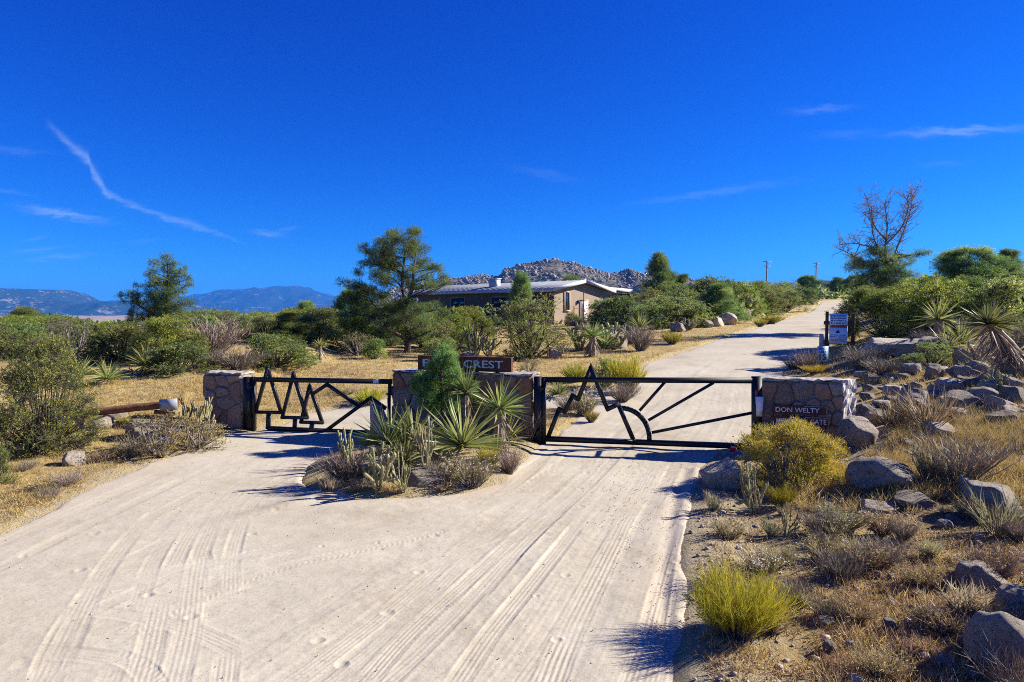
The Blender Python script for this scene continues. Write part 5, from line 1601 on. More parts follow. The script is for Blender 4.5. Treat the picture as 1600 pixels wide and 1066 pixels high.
# ------------------------------------------------------------------ the large trees
def px_tree(px0, d, base_py, clumps_px, depth_r, seed, swell=1.25):
    """clump list in photo pixels turned into metres about the tree's foot at distance d"""
    rng = np.random.default_rng(seed)
    p = at(px0, d)
    mpp = d / F
    out = []
    for (cx, cy, r) in clumps_px:
        for rep in range(3 if r > 14 else 2):
            dep = rng.uniform(-1, 1) * depth_r * (0.4 + 0.6 * rng.random())
            out.append(((cx - px0) * mpp + rng.normal(0, .1) * rep, dep, z_at(cy, d) - p.z + rng.normal(0, .1) * rep, max(r * mpp * (swell if rep == 0 else swell * .76), 0.16)))
    return p, np.array(out), mpp
def main_pine():
    d = 33.0
    cl = [(612, 362, 10), (640, 360, 11), (655, 363, 7), (622, 374, 14), (600, 378, 13), (648, 380, 12), (567, 384, 8), (580, 392, 9), (605, 396, 18), (640, 395, 16), (663, 388, 7), (568, 411, 8), (585, 408, 13),
          (612, 414, 17), (660, 404, 10), (672, 416, 9), (650, 417, 12), (684, 418, 8), (590, 428, 14), (566, 425, 7), (630, 432, 14), (668, 434, 11), (692, 432, 8), (700, 441, 6), (610, 440, 12), (648, 444, 12), (680, 446, 10),
          (545, 443, 10), (560, 449, 13), (542, 462, 9), (578, 456, 15), (556, 468, 14), (595, 462, 12), (572, 478, 16), (550, 488, 12), (600, 482, 14), (585, 496, 15), (560, 503, 11), (536, 492, 7),
          (640, 474, 14), (620, 486, 17), (655, 484, 13), (676, 478, 10), (690, 490, 11), (608, 505, 15), (636, 500, 15), (662, 505, 13), (600, 522, 12), (625, 520, 12), (652, 522, 12), (682, 510, 10), (590, 535, 9), (668, 530, 9), (700, 505, 8)]
    p, C, mpp = px_tree(637, d, 558, cl, 1.5, 21)
    def q(px, py, dep=0.0): return ((px - 637) * mpp, dep, z_at(py, d) - p.z)
    trunks = [([(0, 0, -0.25), q(636, 540), q(637, 515, .05), q(632, 490), q(634, 470, -.05)], (0.19, 0.16, 0.14, 0.12, 0.11)),
              ([q(634, 470), q(628, 450, .2), q(628, 425, .3), q(632, 390, .25), q(625, 366, .1)], (0.10, 0.085, 0.06, 0.035, 0.015)),
              ([q(634, 472), q(645, 452, -.25), q(648, 425, -.35), q(652, 395, -.3)], (0.10, 0.08, 0.05, 0.02)),
              ([q(636, 530), q(622, 520, -.3), q(600, 508, -.5), q(575, 490, -.5)], (0.10, 0.08, 0.055, 0.03)),
              ([q(636, 520), q(618, 505, .3), q(585, 478, .6), q(560, 458, .6)], (0.09, 0.07, 0.05, 0.025)),
              ([q(635, 500), q(655, 488, .2), q(685, 482, .4)], (0.08, 0.05, 0.02))]
    pr = tree('pine_tree', 31, C, trunks, M['pinebright'], M['bark'], 92, 10, 0.10, 0.015, squash=0.72)
    spawn(pr, p, 1, 1, 0, 'tall open-crowned pine with a forked dark trunk behind the name board')
main_pine()
def left_pine():
    d = 31.0
    cl = [(262, 405, 9), (255, 413, 10), (272, 412, 8), (262, 424, 13), (245, 428, 9), (280, 426, 9), (253, 440, 14), (270, 440, 14), (290, 436, 9), (242, 446, 10), (294, 446, 6), (200, 461, 8), (213, 463, 9), (226, 457, 9), (285, 455, 12),
          (240, 462, 15), (262, 460, 15), (222, 474, 11), (205, 470, 7), (245, 480, 16), (270, 478, 15), (290, 474, 12), (230, 492, 14), (258, 496, 15), (284, 494, 13), (215, 500, 12), (200, 488, 7), (240, 512, 14), (268, 514, 14), (295, 508, 11), (225, 520, 12), (210, 515, 12), (250, 528, 15), (280, 530, 14), (232, 540, 14), (262, 545, 14), (300, 526, 12), (215, 535, 12), (292, 545, 12)]
    p, C, mpp = px_tree(258, d, 560, cl, 0.9, 22, 0.98)
    def q(px, py, dep=0.0): return ((px - 258) * mpp, dep, z_at(py, d) - p.z)
    trunks = [([(0, 0, -.25), q(260, 530), q(258, 500), q(262, 460), q(264, 425), q(262, 404)], (0.16, .14, .12, .08, .04, .015)), ([q(259, 505), q(240, 488, -.3), q(215, 470, -.4)], (.07, .05, .02))]
    pr = tree('pine_tree', 33, C, trunks, M['pinebright'], M['bark'], 95, 10, 0.105, 0.016, squash=.78)
    spawn(pr, p, 1, 1, 0, 'pointed light green pine rising from the thicket behind the fallen post')
left_pine()
def dead_pine():
    d = 44.0
    px0 = 1392
    cl = [(1345, 400, 10), (1360, 395, 12), (1378, 392, 10), (1340, 415, 12), (1358, 412, 14), (1380, 408, 14), (1402, 402, 11), (1420, 398, 9), (1432, 396, 6), (1350, 430, 13), (1372, 426, 15), (1395, 422, 13), (1415, 412, 10), (1345, 445, 12), (1365, 442, 14), (1390, 438, 13), (1410, 430, 11), (1430, 405, 5)]
    p, C, mpp = px_tree(px0, d, 470, cl, 1.4, 41)
    def q(px, py, dep=0.0): return np.array(((px - px0) * mpp, dep, z_at(py, d) - p.z))
    rng = np.random.default_rng(43)
    wood, dead = Geo(), Geo()
    mains = [[q(1392, 475), q(1390, 440), q(1384, 410), q(1381, 385), q(1383, 350), q(1378, 318)],
             [q(1388, 425), q(1400, 395, .3), q(1412, 365, .4), q(1422, 335, .4), q(1426, 308, .3)],
             [q(1386, 420), q(1368, 395, -.3), q(1356, 365, -.4), q(1350, 335, -.5), q(1346, 312, -.4)],
             [q(1384, 400), q(1365, 385, .4), q(1340, 378, .6), q(1318, 380, .7)],
             [q(1382, 380), q(1400, 355, -.4), q(1408, 325, -.5), q(1405, 312, -.5)],
             [q(1383, 375), q(1366, 350, .3), q(1362, 322, .3)],
             [q(1390, 430), q(1360, 415, -.3), q(1330, 400, -.2), q(1316, 390, 0)]]
    for m in mains:
        pts = dense(m, 0.35)
        rr = np.linspace(0.11 if m is mains[0] else 0.065, 0.02, len(pts))
        wood.tubes(pts[:-1], pts[1:], rr[:-1], rr[1:], 6)
        for k in range(3, len(pts)):
            for _ in range(6):
                dirv = unit_dirs(1, rng, 0.35)[0] + (pts[k] - pts[k - 1]) / (np.linalg.norm(pts[k] - pts[k - 1]) + 1e-6) * 0.5
                L = rng.uniform(0.35, 0.95)
                a = pts[k]; mid = a + dirv * L * .5 + rng.normal(0, .06, 3); e = mid + (dirv + rng.normal(0, .3, 3) + [0, 0, .25]) * L * .5
                wood.tubes([a, mid], [mid, e], [.018, .012], [.012, .006], 4)
                for _ in range(7):
                    s = mid + (e - mid) * rng.random(); e2 = s + unit_dirs(1, rng, .3)[0] * rng.uniform(.15, .4)
                    wood.tubes([s], [e2], .007, .004, 3)
                    if e2[0] > q(1362, 400)[0] and rng.random() < 0.2:
                        n = 7
                        dead.blades(e2 + rng.normal(0, .05, (n, 3)), unit_dirs(n, rng, -.2), .11, .016, rng.random(n), rng)
    TP = np.concatenate([dense(m, .3) for m in mains])
    def attach(c, rng):
        k = int(np.argmin(np.linalg.norm(TP - c + [0, 0, .2], axis=1))); return TP[k], 0.03
    w2, fol, _ = clump_plant(45, C, attach, M['pine'], 74, 9, 0.11, 0.018, 'needle', squash=.6)
    pr = Proto('pine_tree', 'tree', [('bare_branches', wood.mesh('bare_branches', M['deadwood'])), ('branches', w2.mesh('branches', M['bark'])), ('crown', fol.mesh('crown', M['pine'])), ('dead_needles', dead.mesh('dead_needles', M['deadneedle']))])
    spawn(pr, p, 1, 1, 0, 'half dead pine with a bare rusty top above the round juniper')
dead_pine()
def other_trees():
    for (px, d, top, w, k, lab) in [(1028, 73, 395, 62, 1, 'dark upright pine beside the right end of the house'), (1512, 52, 386, 92, 0, 'rounded dark pine on the rocky rise behind the leaning yucca'),
                                    (1574, 60, 389, 48, 3, 'slim pine at the end of the rise beyond the leaning yucca'), (814, 54, 424, 34, 2, 'small round pine standing in front of the house roof'),
                                    (892, 74, 430, 46, 2, 'green tree top showing over the house roof ridge'), (1066, 78, 428, 34, 3, 'small pine close to the dark upright one by the house'), (1590, 44, 425, 60, 2, 'low dark pine behind the leaning yucca'),
                                    (38, 40, 478, 48, 2, 'flat-topped grey green tree in the left thicket against the mountains'), (548, 38, 452, 60, 2, 'dense dark pine crowding the left side of the tall pine'),
                                    (1262, 150, 430, 34, 0, 'bushy pine at the far bend of the road near the distant roof'), (1306, 175, 433, 30, 2, 'round pine closing the far end of the road'), (1335, 165, 430, 34, 0, 'broad pine on the crest beyond the half dead one'), (350, 44, 486, 44, 2, 'small round-headed pine between the two mountains'), (478, 46, 470, 40, 0, 'small pine standing under the blue mountain')]:
        put(('farpine', k), px, d=d, top=top, w=w, label=lab)
    # the young pine in the planter
    p = hit(690, 708)
    p = Vector((p.x, 15.3, 0.2)); p.x = (690 - CX) / F * 15.3
    rng = np.random.default_rng(77)
    mpp = 15.3 / F
    cl = [(694, 548, 10), (684, 556, 9), (704, 556, 9), (690, 566, 13), (706, 570, 10), (676, 572, 10), (692, 582, 15), (712, 585, 12), (672, 590, 13), (655, 592, 10), (700, 598, 15), (680, 606, 15), (660, 606, 12), (725, 600, 10), (715, 612, 13), (648, 610, 8), (690, 620, 15), (668, 622, 13), (735, 612, 9), (705, 630, 12), (650, 600, 9), (740, 602, 7), (678, 636, 11)]
    C = np.array([((cx - 690) * mpp, rng.uniform(-.35, .35), z_at(cy, 15.3) - .2, r * mpp) for cx, cy, r in cl])
    trunks = [([(0, 0, -.15), (0.03, 0.02, 0.7), (-0.02, 0, 1.4), (0.04, 0, 1.95)], (0.07, 0.055, 0.04, 0.012))]
    pr = tree('pine_tree', 35, C, trunks, M['pine2'], M['bark'], 1100, 9, 0.062, 0.0085, squash=.95)
    spawn(pr, p, 1, 1, 0, 'young bushy pine in the planter hiding the middle of the name board')
other_trees()

# ------------------------------------------------------------------ boulders
ROCK = [mesh_np('boulder', *(lambda r: (r[0], r[1]))(rock_unit(300 + k, 4, 11, 0.17, k % 3 != 2)), mat=M['rock'], smooth=True) for k in range(9)]
def rock(px, base, w, h, label, k=None, rz=None, group=None, deep=1.05, tilt=0.0, d=None):
    p = hit(px, base) if d is None else at(px, d)
    mpp = p.y / F
    W, Hh = w * mpp, h * mpp
    k = (int(px * 7 + base * 3) if k is None else k) % len(ROCK)
    o = link('boulder', ROCK[k])
    sx = W / 2 / 0.86
    sz = Hh / 1.45
    sy = sx * deep
    o.location = (p.x, p.y + sy * 0.55, p.z + Hh - sz * 0.9)
    o.scale = (sx, sy, sz)
    o.rotation_euler = (tilt, tilt * 0.6, (px * 0.13) % 0.8 - 0.4 if rz is None else rz)
    tag(o, label, 'boulder', group)
    return o
def rocks():
    R = rock
    R(590, 748, 62, 36, 'pale grey boulder half hidden by the chollas in the planter', 2)
    R(660, 762, 90, 26, 'low flat stone between the chollas and the white flowered buckwheat', 4)
    R(590, 690, 40, 56, 'upright blue grey boulder under the planter yuccas at the end of the tree-motif gate', 1)
    R(1130, 768, 58, 48, 'rounded boulder in shade under the golden rabbitbrush at the road edge', 2)
    R(1352, 695, 62, 42, 'blocky lichen-spotted boulder against the splayed end of the memorial wall', 3)
    R(1398, 772, 96, 52, 'big dark rounded boulder beside the footpath', 5)
    R(1440, 800, 66, 22, 'low pale boulder just below the big dark rounded one', 0)
    R(1375, 803, 50, 16, 'flat speckled stone in dry weeds below the big dark rounded boulder', 7)
    R(1555, 925, 70, 34, 'pale wedge-shaped slab tipped on edge in the dry slope', 4, tilt=.25)
    R(1600, 968, 60, 46, 'brown block below the tipped pale slab', 8)
    R(1590, 1050, 96, 84, 'large grey boulder behind the bare white twigs at the foot of the slope', 5)
    R(1570, 812, 78, 52, 'pale domed boulder behind the fan of tan stems', 6)
    R(1522, 783, 34, 34, 'small pointed boulder next to the pale domed one', 1)
    R(1440, 560, 84, 34, 'long pale outcrop under the round juniper', 2)
    R(1400, 556, 76, 28, 'pale slab outcrop between the notice board and the bushy outcrop', 7)
    R(1476, 556, 58, 28, 'pale boulder behind the wispy olive bush on the outcrop', 8)
    G = 'boulders heaped on the slope under the leaning yucca'
    heap = [(1520, 566, 44, 22), (1512, 588, 36, 20), (1497, 590, 30, 26), (1460, 592, 26, 30), (1478, 588, 20, 20), (1434, 585, 40, 20), (1540, 583, 44, 22), (1500, 612, 60, 22), (1565, 600, 50, 20), (1590, 610, 50, 26),
            (1405, 618, 40, 18), (1392, 612, 34, 12), (1430, 640, 52, 40), (1446, 652, 46, 34), (1385, 640, 36, 16), (1360, 648, 40, 18), (1514, 645, 66, 36), (1548, 628, 56, 26), (1575, 645, 50, 28), (1594, 632, 46, 34), (1572, 664, 46, 26), (1375, 660, 44, 22),
            (1480, 682, 62, 24), (1500, 655, 40, 20), (1420, 612, 30, 14), (1590, 655, 40, 22), (1556, 612, 40, 20), (1475, 615, 40, 14), (1600, 590, 50, 24), (1530, 606, 40, 18), (1460, 625, 40, 18), (1585, 575, 40, 18)]
    for k, (a, b, c, e) in enumerate(heap):
        shape = 'upright' if e / c > .7 else ('long flat' if e / c < .42 and c > 42 else ('broad' if c > 48 else 'small rounded'))
        where = ('below the yucca trunk' if b < 592 and a > 1505 else 'below the wispy olive bush' if b < 600 else 'round the yellow green cholla' if a > 1520 and b < 632 else
                 'above the golden grass' if a > 1490 else 'among the straggling tan stems' if a > 1412 else 'close to the memorial wall')
        R(a, b, c * 0.82, e * 0.84, shape + ' grey boulder of the heap ' + where, k * 5 + 1, group=G)
    rng = np.random.default_rng(15)
    for k in range(62):
        px, py = rng.uniform(1345, 1625), rng.uniform(565, 690)
        R(px, py, rng.uniform(10, 24), rng.uniform(6, 13), 'small broken stone filling gaps of the heap ' + ('below the yucca trunk' if px > 1505 and py < 600 else 'round the yellow green cholla' if px > 1520 else 'among the tan stems' if px > 1412 else 'close to the memorial wall'), int(rng.integers(9)), group='small stones between the heaped boulders')
    R(1424, 700, 26, 14, 'small white stone in golden grass beside the footpath', 3)
    for a, b, c, e, lab in [(1062, 518, 24, 14, 'lone pale boulder at the grass edge beside the yellow green bush'), (1108, 512, 20, 12, 'smallest boulder of the roadside row'), (1122, 510, 22, 15, 'middle flat-topped boulder of the roadside row'),
                            (1142, 508, 28, 19, 'white-topped boulder at the end of the roadside row'), (1167, 497, 24, 17, 'round brown boulder farther up the road from the row'), (966, 545, 32, 24, 'pale round boulder among the chollas below the house')]:
        R(a, b, c, e, lab)
    R(112, 726, 34, 19, 'smooth pale stone on the straw-coloured grass below the yellow-flowered shrub', 6)
    R(148, 672, 36, 20, 'pale stone under the middle of the fallen post', 2)
    R(212, 690, 58, 32, 'light grey outcrop stone beside the grey green bush', 4)
    R(175, 655, 30, 14, 'half buried pale slab behind the fallen post', 7)
    R(865, 560, 26, 18, 'grey stone at the foot of the rusty stake', 1)
    R(730, 563, 24, 12, 'dark stone in the grass behind the name board', 0)
    rng = np.random.default_rng(5)
    for k in range(22):
        px, py = rng.uniform(1270, 1600), rng.uniform(800, 1060)
        R(px, py, rng.uniform(12, 30), rng.uniform(7, 17), 'small loose stone ' + ('by the silvery grey brush' if px < 1400 and py < 930 else 'on the bare lowest slope' if px < 1400 else 'below the fan of tan stems' if py < 890 else 'near the tipped pale slab' if py < 985 else 'near the large grey boulder'), int(rng.integers(9)), group='loose stones on the right slope')
rocks()

# ------------------------------------------------------------------ named shrubs, cacti and yuccas
def planting():
    P_ = put
    # left bank
    rng = np.random.default_rng(91)
    cl = np.concatenate([dome_clumps(rng, 92, 3.0, 2.6, 0.05, (.09, .15), 0.4), dome_clumps(rng, 34, 3.0, 1.3, 0.05, (.09, .14), 0.6)])
    def att(c, r): return np.array([c[0] * .14, c[1] * .14, 0.0]), 0.017
    w, f, ex = clump_plant(92, cl, att, M['catclaw'], 70, 9, 0.045, 0.018, 'leaf', up=.2, extra=(0, .16, .036, 2))
    dead = Geo()
    for k in range(14):
        a = rng.uniform(-0.6, 0.9); L = rng.uniform(0.7, 1.5)
        p = np.array([0.2, -0.2, 0.25]); d = np.array([math.cos(a), -abs(math.sin(a)) * .6 - .15, 0.15])
        for s in range(6):
            e = p + d * L / 6
            dead.tubes([p], [e], 0.018 - .002 * s, 0.016 - .002 * s, 4)
            for _ in range(2):
                dead.tubes([e], [e + (d + rng.normal(0, .6, 3)) * .2], .006, .003, 3)
            p = e; d = d + rng.normal(0, .22, 3) + np.array([0, 0, -.10])
    PR['catclaw', 0] = Proto('flowering_shrub', 'shrub', [('stems', w.mesh('stems', M['darktwig'])), ('foliage', f.mesh('foliage', M['catclaw'])), ('flowers', ex.mesh('flowers', M['yflower'])), ('dead_branches', dead.mesh('dead_branches', M['darktwig']))])
    P_('catclaw', 72, 705, top=522, w=205, label='big olive shrub speckled with yellow flowers on the left bank', rz=0)
    P_('oak', -8, 758, top=690, w=44, label='small bright green bush at the edge of the straw-coloured bank', k=1)
    P_('grey', 105, 760, top=732, w=58, label='low grey twiggy brush on the straw-coloured bank')
    P_('sage', 248, 712, top=643, w=120, label='wide grey green bush in front of the fallen post', k=0)
    P_('sage', 305, 700, top=640, w=90, label='grey green bush leaning against the cholla by the short pillar', k=1)
    P_('grey', 215, 715, top=672, w=60, label='grey dry brush below the wide grey green bush', k=1)
    P_('cholla', 322, 688, top=618, w=52, label='pale branching cholla in front of the short stone pillar', k=1)
    P_('cholla', 290, 668, top=610, w=36, label='cholla rising beside the blank metal plate', k=0)
    P_('rabbit', 196, 664, top=650, w=18, label='tiny green tuft below the fallen post', k=1)
    for px, b, t, w_, lab in ((230, 580, 533, 84, 'largest spiky yucca of the three on the left mound'), (168, 602, 556, 68, 'spiky yucca with grey skirt between the other two on the left mound'), (124, 598, 553, 66, 'pale spiky yucca against the yellow-flowered shrub')):
        P_('yucca', px, b, top=t, w=w_, label=lab, k=px % 3)
    for px, b, t, w_, kk, lab in ((375, 578, 538, 90, 'grey', 'wide grey brush along the top of the bank behind the short pillar'), (330, 574, 542, 60, 'grey', 'grey brush behind the short pillar beside the green bush'), (280, 585, 535, 90, 'oak', 'green bush on the mound behind the short pillar'),
                                  (430, 572, 520, 110, 'oak', 'rounded dark bush on the bank behind the tree-motif gate'), (560, 556, 515, 50, 'sage', 'grey green bush left of the tall pine trunk'), (585, 560, 528, 40, 'oak', 'small dark bush at the foot of the tall pine'), (686, 566, 525, 60, 'olive', 'green bush right of the tall pine trunk')):
        P_(kk, px, b, top=t, w=w_, label=lab, k=px % 3)
    P_('yuccatrunk', 500, 562, top=524, w=30, label='dark shaggy yucca stump on the bank behind the tree-motif gate', k=0)
    P_('rabbit', 576, 632, top=603, w=52, label='bright yellow green bush seen through the tree-motif gate', k=0)
    P_('sage', 535, 616, top=604, w=44, label='low pale green growth beside the bright bush behind the tree-motif gate', k=2)
    # the planter
    for px, b, t, w_, k, lab in ((606, 712, 618, 112, 0, 'yucca at the planter end nearest the tree-motif gate'), (646, 708, 622, 96, 1, 'yucca behind the chollas in the planter'), (632, 742, 660, 66, 2, 'small upright yucca among the chollas in the planter'), (722, 716, 618, 165, 0, 'widest dark green yucca in the middle of the planter')):
        P_('yucca', px, b, top=t, w=w_, label=lab, k=k)
    P_('yuccatrunk', 780, 702, top=585, w=100, label='trunked yucca with a dead skirt at the gate end of the planter', k=1)
    P_('yucca', 792, 700, top=633, w=72, label='yucca crowding the foot of the trunked one in the planter', k=2)
    P_('yuccatrunk', 728, 690, top=556, w=58, label='yellowing yucca head poking through beside the young pine', k=2)
    P_('cholla', 548, 752, top=668, w=62, label='thick pale cholla at the tip of the planter over the grey brush', k=2)
    P_('chollathick', 592, 770, top=694, w=66, label='forked cholla in front of the pale grey planter boulder', k=0)
    P_('cholla', 630, 772, top=696, w=48, label='tan many-stemmed cholla at the front edge of the planter', k=0)
    P_('cholla', 664, 745, top=652, w=46, label='tallest tan cholla in front of the wide yucca', k=1)
    P_('grey', 536, 750, top=692, w=82, label='grey dry brush spilling from the planter onto the sand', k=2)
    P_('tan', 516, 772, top=733, w=42, label='small straw-coloured bush at the planter tip')
    P_('weed', 560, 770, top=742, w=40, label='dry weeds below the thick pale cholla', k=1)
    P_('buck', 738, 762, top=703, w=86, label='buckwheat dotted with white flowers at the front of the planter', k=0)
    P_('rabbit', 765, 728, top=692, w=46, label='yellow green bush behind the white flowered buckwheat', k=1)
    P_('grey', 796, 740, top=690, w=52, label='grey brush at the road side of the planter', k=0)
    P_('grey', 690, 755, top=715, w=60, label='dark dry brush between the flat stone and the buckwheat', k=1)
    P_('weed', 690, 768, top=748, w=50, label='dry weeds in front of the dark brush in the planter', k=0)
    P_('rabbit', 663, 766, top=752, w=14, label='tiny yellow tuft on the sand before the planter', k=2)
    P_('grey', 826, 690, top=640, w=46, label='pale wiry brush against the end of the centre wall', k=1)
    P_('weed', 615, 772, top=750, w=46, label='dry brown weeds round the foot of the chollas', k=1)
    # behind the mountain gate
    for kk, px, b, t, w_, k, lab in (('rabbit', 980, 614, 551, 62, 0, 'tall golden green bush behind the mountain gate'), ('olive', 948, 606, 556, 56, 1, 'dull green bush behind the peak of the mountain gate'), ('rabbit', 898, 598, 565, 44, 1, 'yellow green bush left of the steel peak'),
                                     ('grey', 972, 628, 594, 66, 0, 'grey brush seen under the top rail of the mountain gate'), ('buck', 912, 650, 596, 60, 1, 'white flowered buckwheat behind the jagged steel outline'), ('rabbit', 924, 660, 637, 24, 2, 'small bright tuft beside the road behind the mountain gate'),
                                     ('yucca', 872, 622, 584, 60, 0, 'low yucca behind the left end of the mountain gate'), ('sage', 826, 584, 561, 40, 0, 'round grey green bush behind the centre wall'), ('grey', 890, 642, 610, 50, 2, 'grey dry brush behind the left end of the mountain gate')):
        P_(kk, px, b, top=t, w=w_, label=lab, k=k)
    # below and beside the house
    for kk, px, b, t, w_, k, lab in (('olive', 828, 560, 459, 118, 0, 'big round green bush in front of the shaded house wall'), ('cholla', 742, 558, 506, 46, 2, 'pale cholla stand behind the name board, the taller part'), ('cholla', 764, 557, 522, 40, 1, 'pale cholla stand behind the name board, the lower part'),
                                     ('chollathick', 905, 548, 504, 50, 0, 'pale cholla thicket below the gable window'), ('chollathick', 955, 545, 502, 60, 0, 'pale cholla thicket below the house door'), ('chollathick', 985, 538, 506, 46, 0, 'pale cholla thicket beside the grey bush below the house'),
                                     ('yuccatrunk', 926, 558, 498, 56, 0, 'trunked yucca in the chollas below the house'), ('yucca', 945, 550, 508, 50, 1, 'green yucca beside the trunked one below the house'), ('grey', 1002, 548, 500, 58, 0, 'brown grey bush at the end of the cholla thicket'), ('sage', 880, 552, 530, 36, 1, 'low grey bush by the cholla thicket'),
                                     ('rabbit', 1050, 538, 515, 38, 0, 'yellow green round bush in the roadside grass'), ('rabbit', 1205, 506, 490, 38, 1, 'flat yellow bush on the roadside grass up the hill'), ('rabbit', 1188, 510, 496, 22, 2, 'small yellow bush on the roadside grass up the hill'), ('oak', 962, 512, 462, 84, 1, 'dark green oak bush covering the right side of the gable'),
                                     ('yucca', 1000, 520, 482, 50, 2, 'yucca in front of the dark oak bushes by the house'), ('oak', 1050, 512, 462, 96, 2, 'dark oak bush in front of the upright pine'), ('oak', 1110, 500, 458, 90, 0, 'dark oak bush behind the roadside boulders'), ('oak', 1185, 492, 452, 80, 1, 'green oak bush above the round brown boulder'),
                                     ('yucca', 1095, 512, 494, 34, 0, 'low yucca behind the roadside boulders'), ('chollathick', 1076, 516, 498, 34, 0, 'pale cholla beside the roadside boulders'), ('olive', 1225, 488, 450, 66, 1, 'grey green bush by the bend of the road'), ('oak', 1255, 476, 448, 50, 3, 'bush at the far bend of the road'),
                                     ('juniper', 740, 545, 478, 76, 0, 'bright feathery bush under the shaded house eave'), ('juniper', 710, 550, 486, 66, 1, 'bright feathery bush between the tall pine and the house'), ('olive', 690, 560, 500, 70, 2, 'soft green bush behind the name board')):
        P_(kk, px, b, top=t, w=w_, label=lab, k=k)
    # right: bush by the memorial wall
    rng = np.random.default_rng(55)
    cl = dome_clumps(rng, 80, 2.1, 1.22, 0.03, (.07, .12), .45)
    w, f, ex = clump_plant(403, cl, lambda c, r: (np.array([c[0] * .15, c[1] * .15, 0.0]), 0.016), M['goldbush'], 260, 8, 0.085, 0.0085, 'needle', up=.8, squash=.9, extra=(0, .85, .030, 2))
    PR['bigrabbit', 0] = Proto('rabbitbrush', 'shrub', [('stems', w.mesh('stems', M['twig'])), ('foliage', f.mesh('foliage', M['goldbush'])), ('flowers', ex.mesh('flowers', M['broomgold']))])
    P_('bigrabbit', 1224, 752, top=656, w=172, label='large golden rabbitbrush hiding the lower memorial board')
    P_('cholla', 1178, 802, top=720, w=56, label='clustered pale cholla in front of the shaded roadside boulder', k=2)
    P_('cholla', 1228, 836, top=778, w=40, label='open pale cholla above the grey green leaves', k=0)
    P_('cholla', 1208, 745, top=700, w=34, label='pale cholla inside the golden rabbitbrush', k=1)
    P_('tan', 1116, 800, top=763, w=36, label='small straw-coloured bush at the road edge by the cholla')
    P_('rabbit', 1220, 792, top=752, w=52, label='bright yellow green bush between the two chollas', k=0)
    P_('grey', 1232, 772, top=735, w=60, label='grey twigs under the golden rabbitbrush', k=2)
    b2 = broom('rabbitbrush', 412, 1.25, 0.95, 480, 6200, M['broom'], wd=0.0062, wild=0.16, blen=0.22, lowb=0.4)
    PR['nearrabbit', 0] = b2
    P_('nearrabbit', 1150, 998, top=884, w=152, label='bright yellow green broom bush at the right road edge')
    P_('buck', 1190, 895, top=848, w=86, label='grey green buckwheat behind the bright broom bush', k=1)
    P_('buck', 1318, 828, top=779, w=84, label='round grey green buckwheat below the footpath', k=2)
    P_('grey', 1310, 905, top=848, w=84, label='silvery grey brush in the middle of the weedy slope', k=0)
    P_('weed', 1200, 985, top=940, w=80, label='brown dry weeds beside the bright broom bush', k=0)
    P_('buck', 1288, 800, top=785, w=26, label='small grey tuft beside the footpath', k=0)
    P_('ephedra', 1560, 838, top=755, w=110, label='fan of tan leafless stems in front of the pale domed boulder', k=0)
    P_('ephedra', 1450, 668, top=590, w=130, label='straggling tan stems across the boulder heap', k=1)
    P_('ephedra', 1395, 668, top=606, w=80, label='tan stalks beside the boulder heap above the footpath', k=1)
    P_('grey', 1498, 758, top=668, w=142, label='dome of bare grey twigs in golden grass', k=1)
    P_('tan', 1455, 758, top=676, w=64, label='small straw-coloured bare bush beside the grey twig dome')
    P_('grey', 1592, 1085, top=1000, w=120, label='bare white grey twigs in front of the large grey boulder', k=2)
    P_('olive', 1456, 572, top=530, w=66, label='wispy olive bush on the pale outcrop', k=0)
    P_('chollathick', 1555, 612, top=577, w=42, label='yellow green cholla growing on the boulder heap', k=0)
    P_('chollathick', 1528, 568, top=532, w=40, label='pale cholla under the leaning yucca', k=0)
    for px, b, t, w_, lab in ((1590, 590, 552, 90, 'grey dry brush beside the leaning yucca trunk'), (1380, 585, 553, 66, 'grey brush on the grass below the pale outcrop'), (1345, 578, 535, 60, 'dry brush at the foot of the right notice board post'), (1262, 580, 540, 48, 'dark dry brush at the foot of the speed sign'), (1240, 578, 554, 40, 'grey brush at the road edge below the speed sign'), (1420, 585, 560, 50, 'low grey brush in front of the pale outcrop')):
        P_('grey', px, b, top=t, w=w_, label=lab, k=px % 3)
    P_('rabbit', 1272, 584, top=568, w=40, label='yellow green tuft above the memorial wall', k=1)
    cl = dome_clumps(np.random.default_rng(61), 70, 3.6, 3.0, 0.02, (.08, .14), .5)
    w, f, _ = clump_plant(62, cl, att, M['brightjuniper'], 110, 9, 0.085, 0.024, 'needle', up=.9, squash=1.4)
    PR['bigjuniper', 0] = Proto('juniper', 'shrub', [('stems', w.mesh('stems', M['darktwig'])), ('foliage', f.mesh('foliage', M['brightjuniper']))])
    P_('bigjuniper', 1384, d=34.5, top=446, w=132, label='large round bright juniper behind the notice board')
    PR['leanyucca', 0] = yucca('yucca', 420, 1.02, 150, 1.75, lean=(-1.25, -0.2), skirt=240, wd=0.042, low=-0.25, skirt_len=1.15)
    p = hit(1612, 585)
    dd = p.y
    spawn(PR['leanyucca', 0], p, (z_at(505, dd) - p.z) / 1.80, 1.0, 0, 'leaning yucca with a long shaggy trunk of dead leaves')
    P_('yuccatrunk', 1466, 545, top=462, w=66, label='upright yucca between the round juniper and the leaning one', k=1)
    P_('yucca', 1500, 548, top=488, w=70, label='yucca at the foot of the leaning one', k=2)
    P_('yucca', 1480, 556, top=506, w=56, label='low yucca above the outcrop beside the upright one', k=1)
planting()
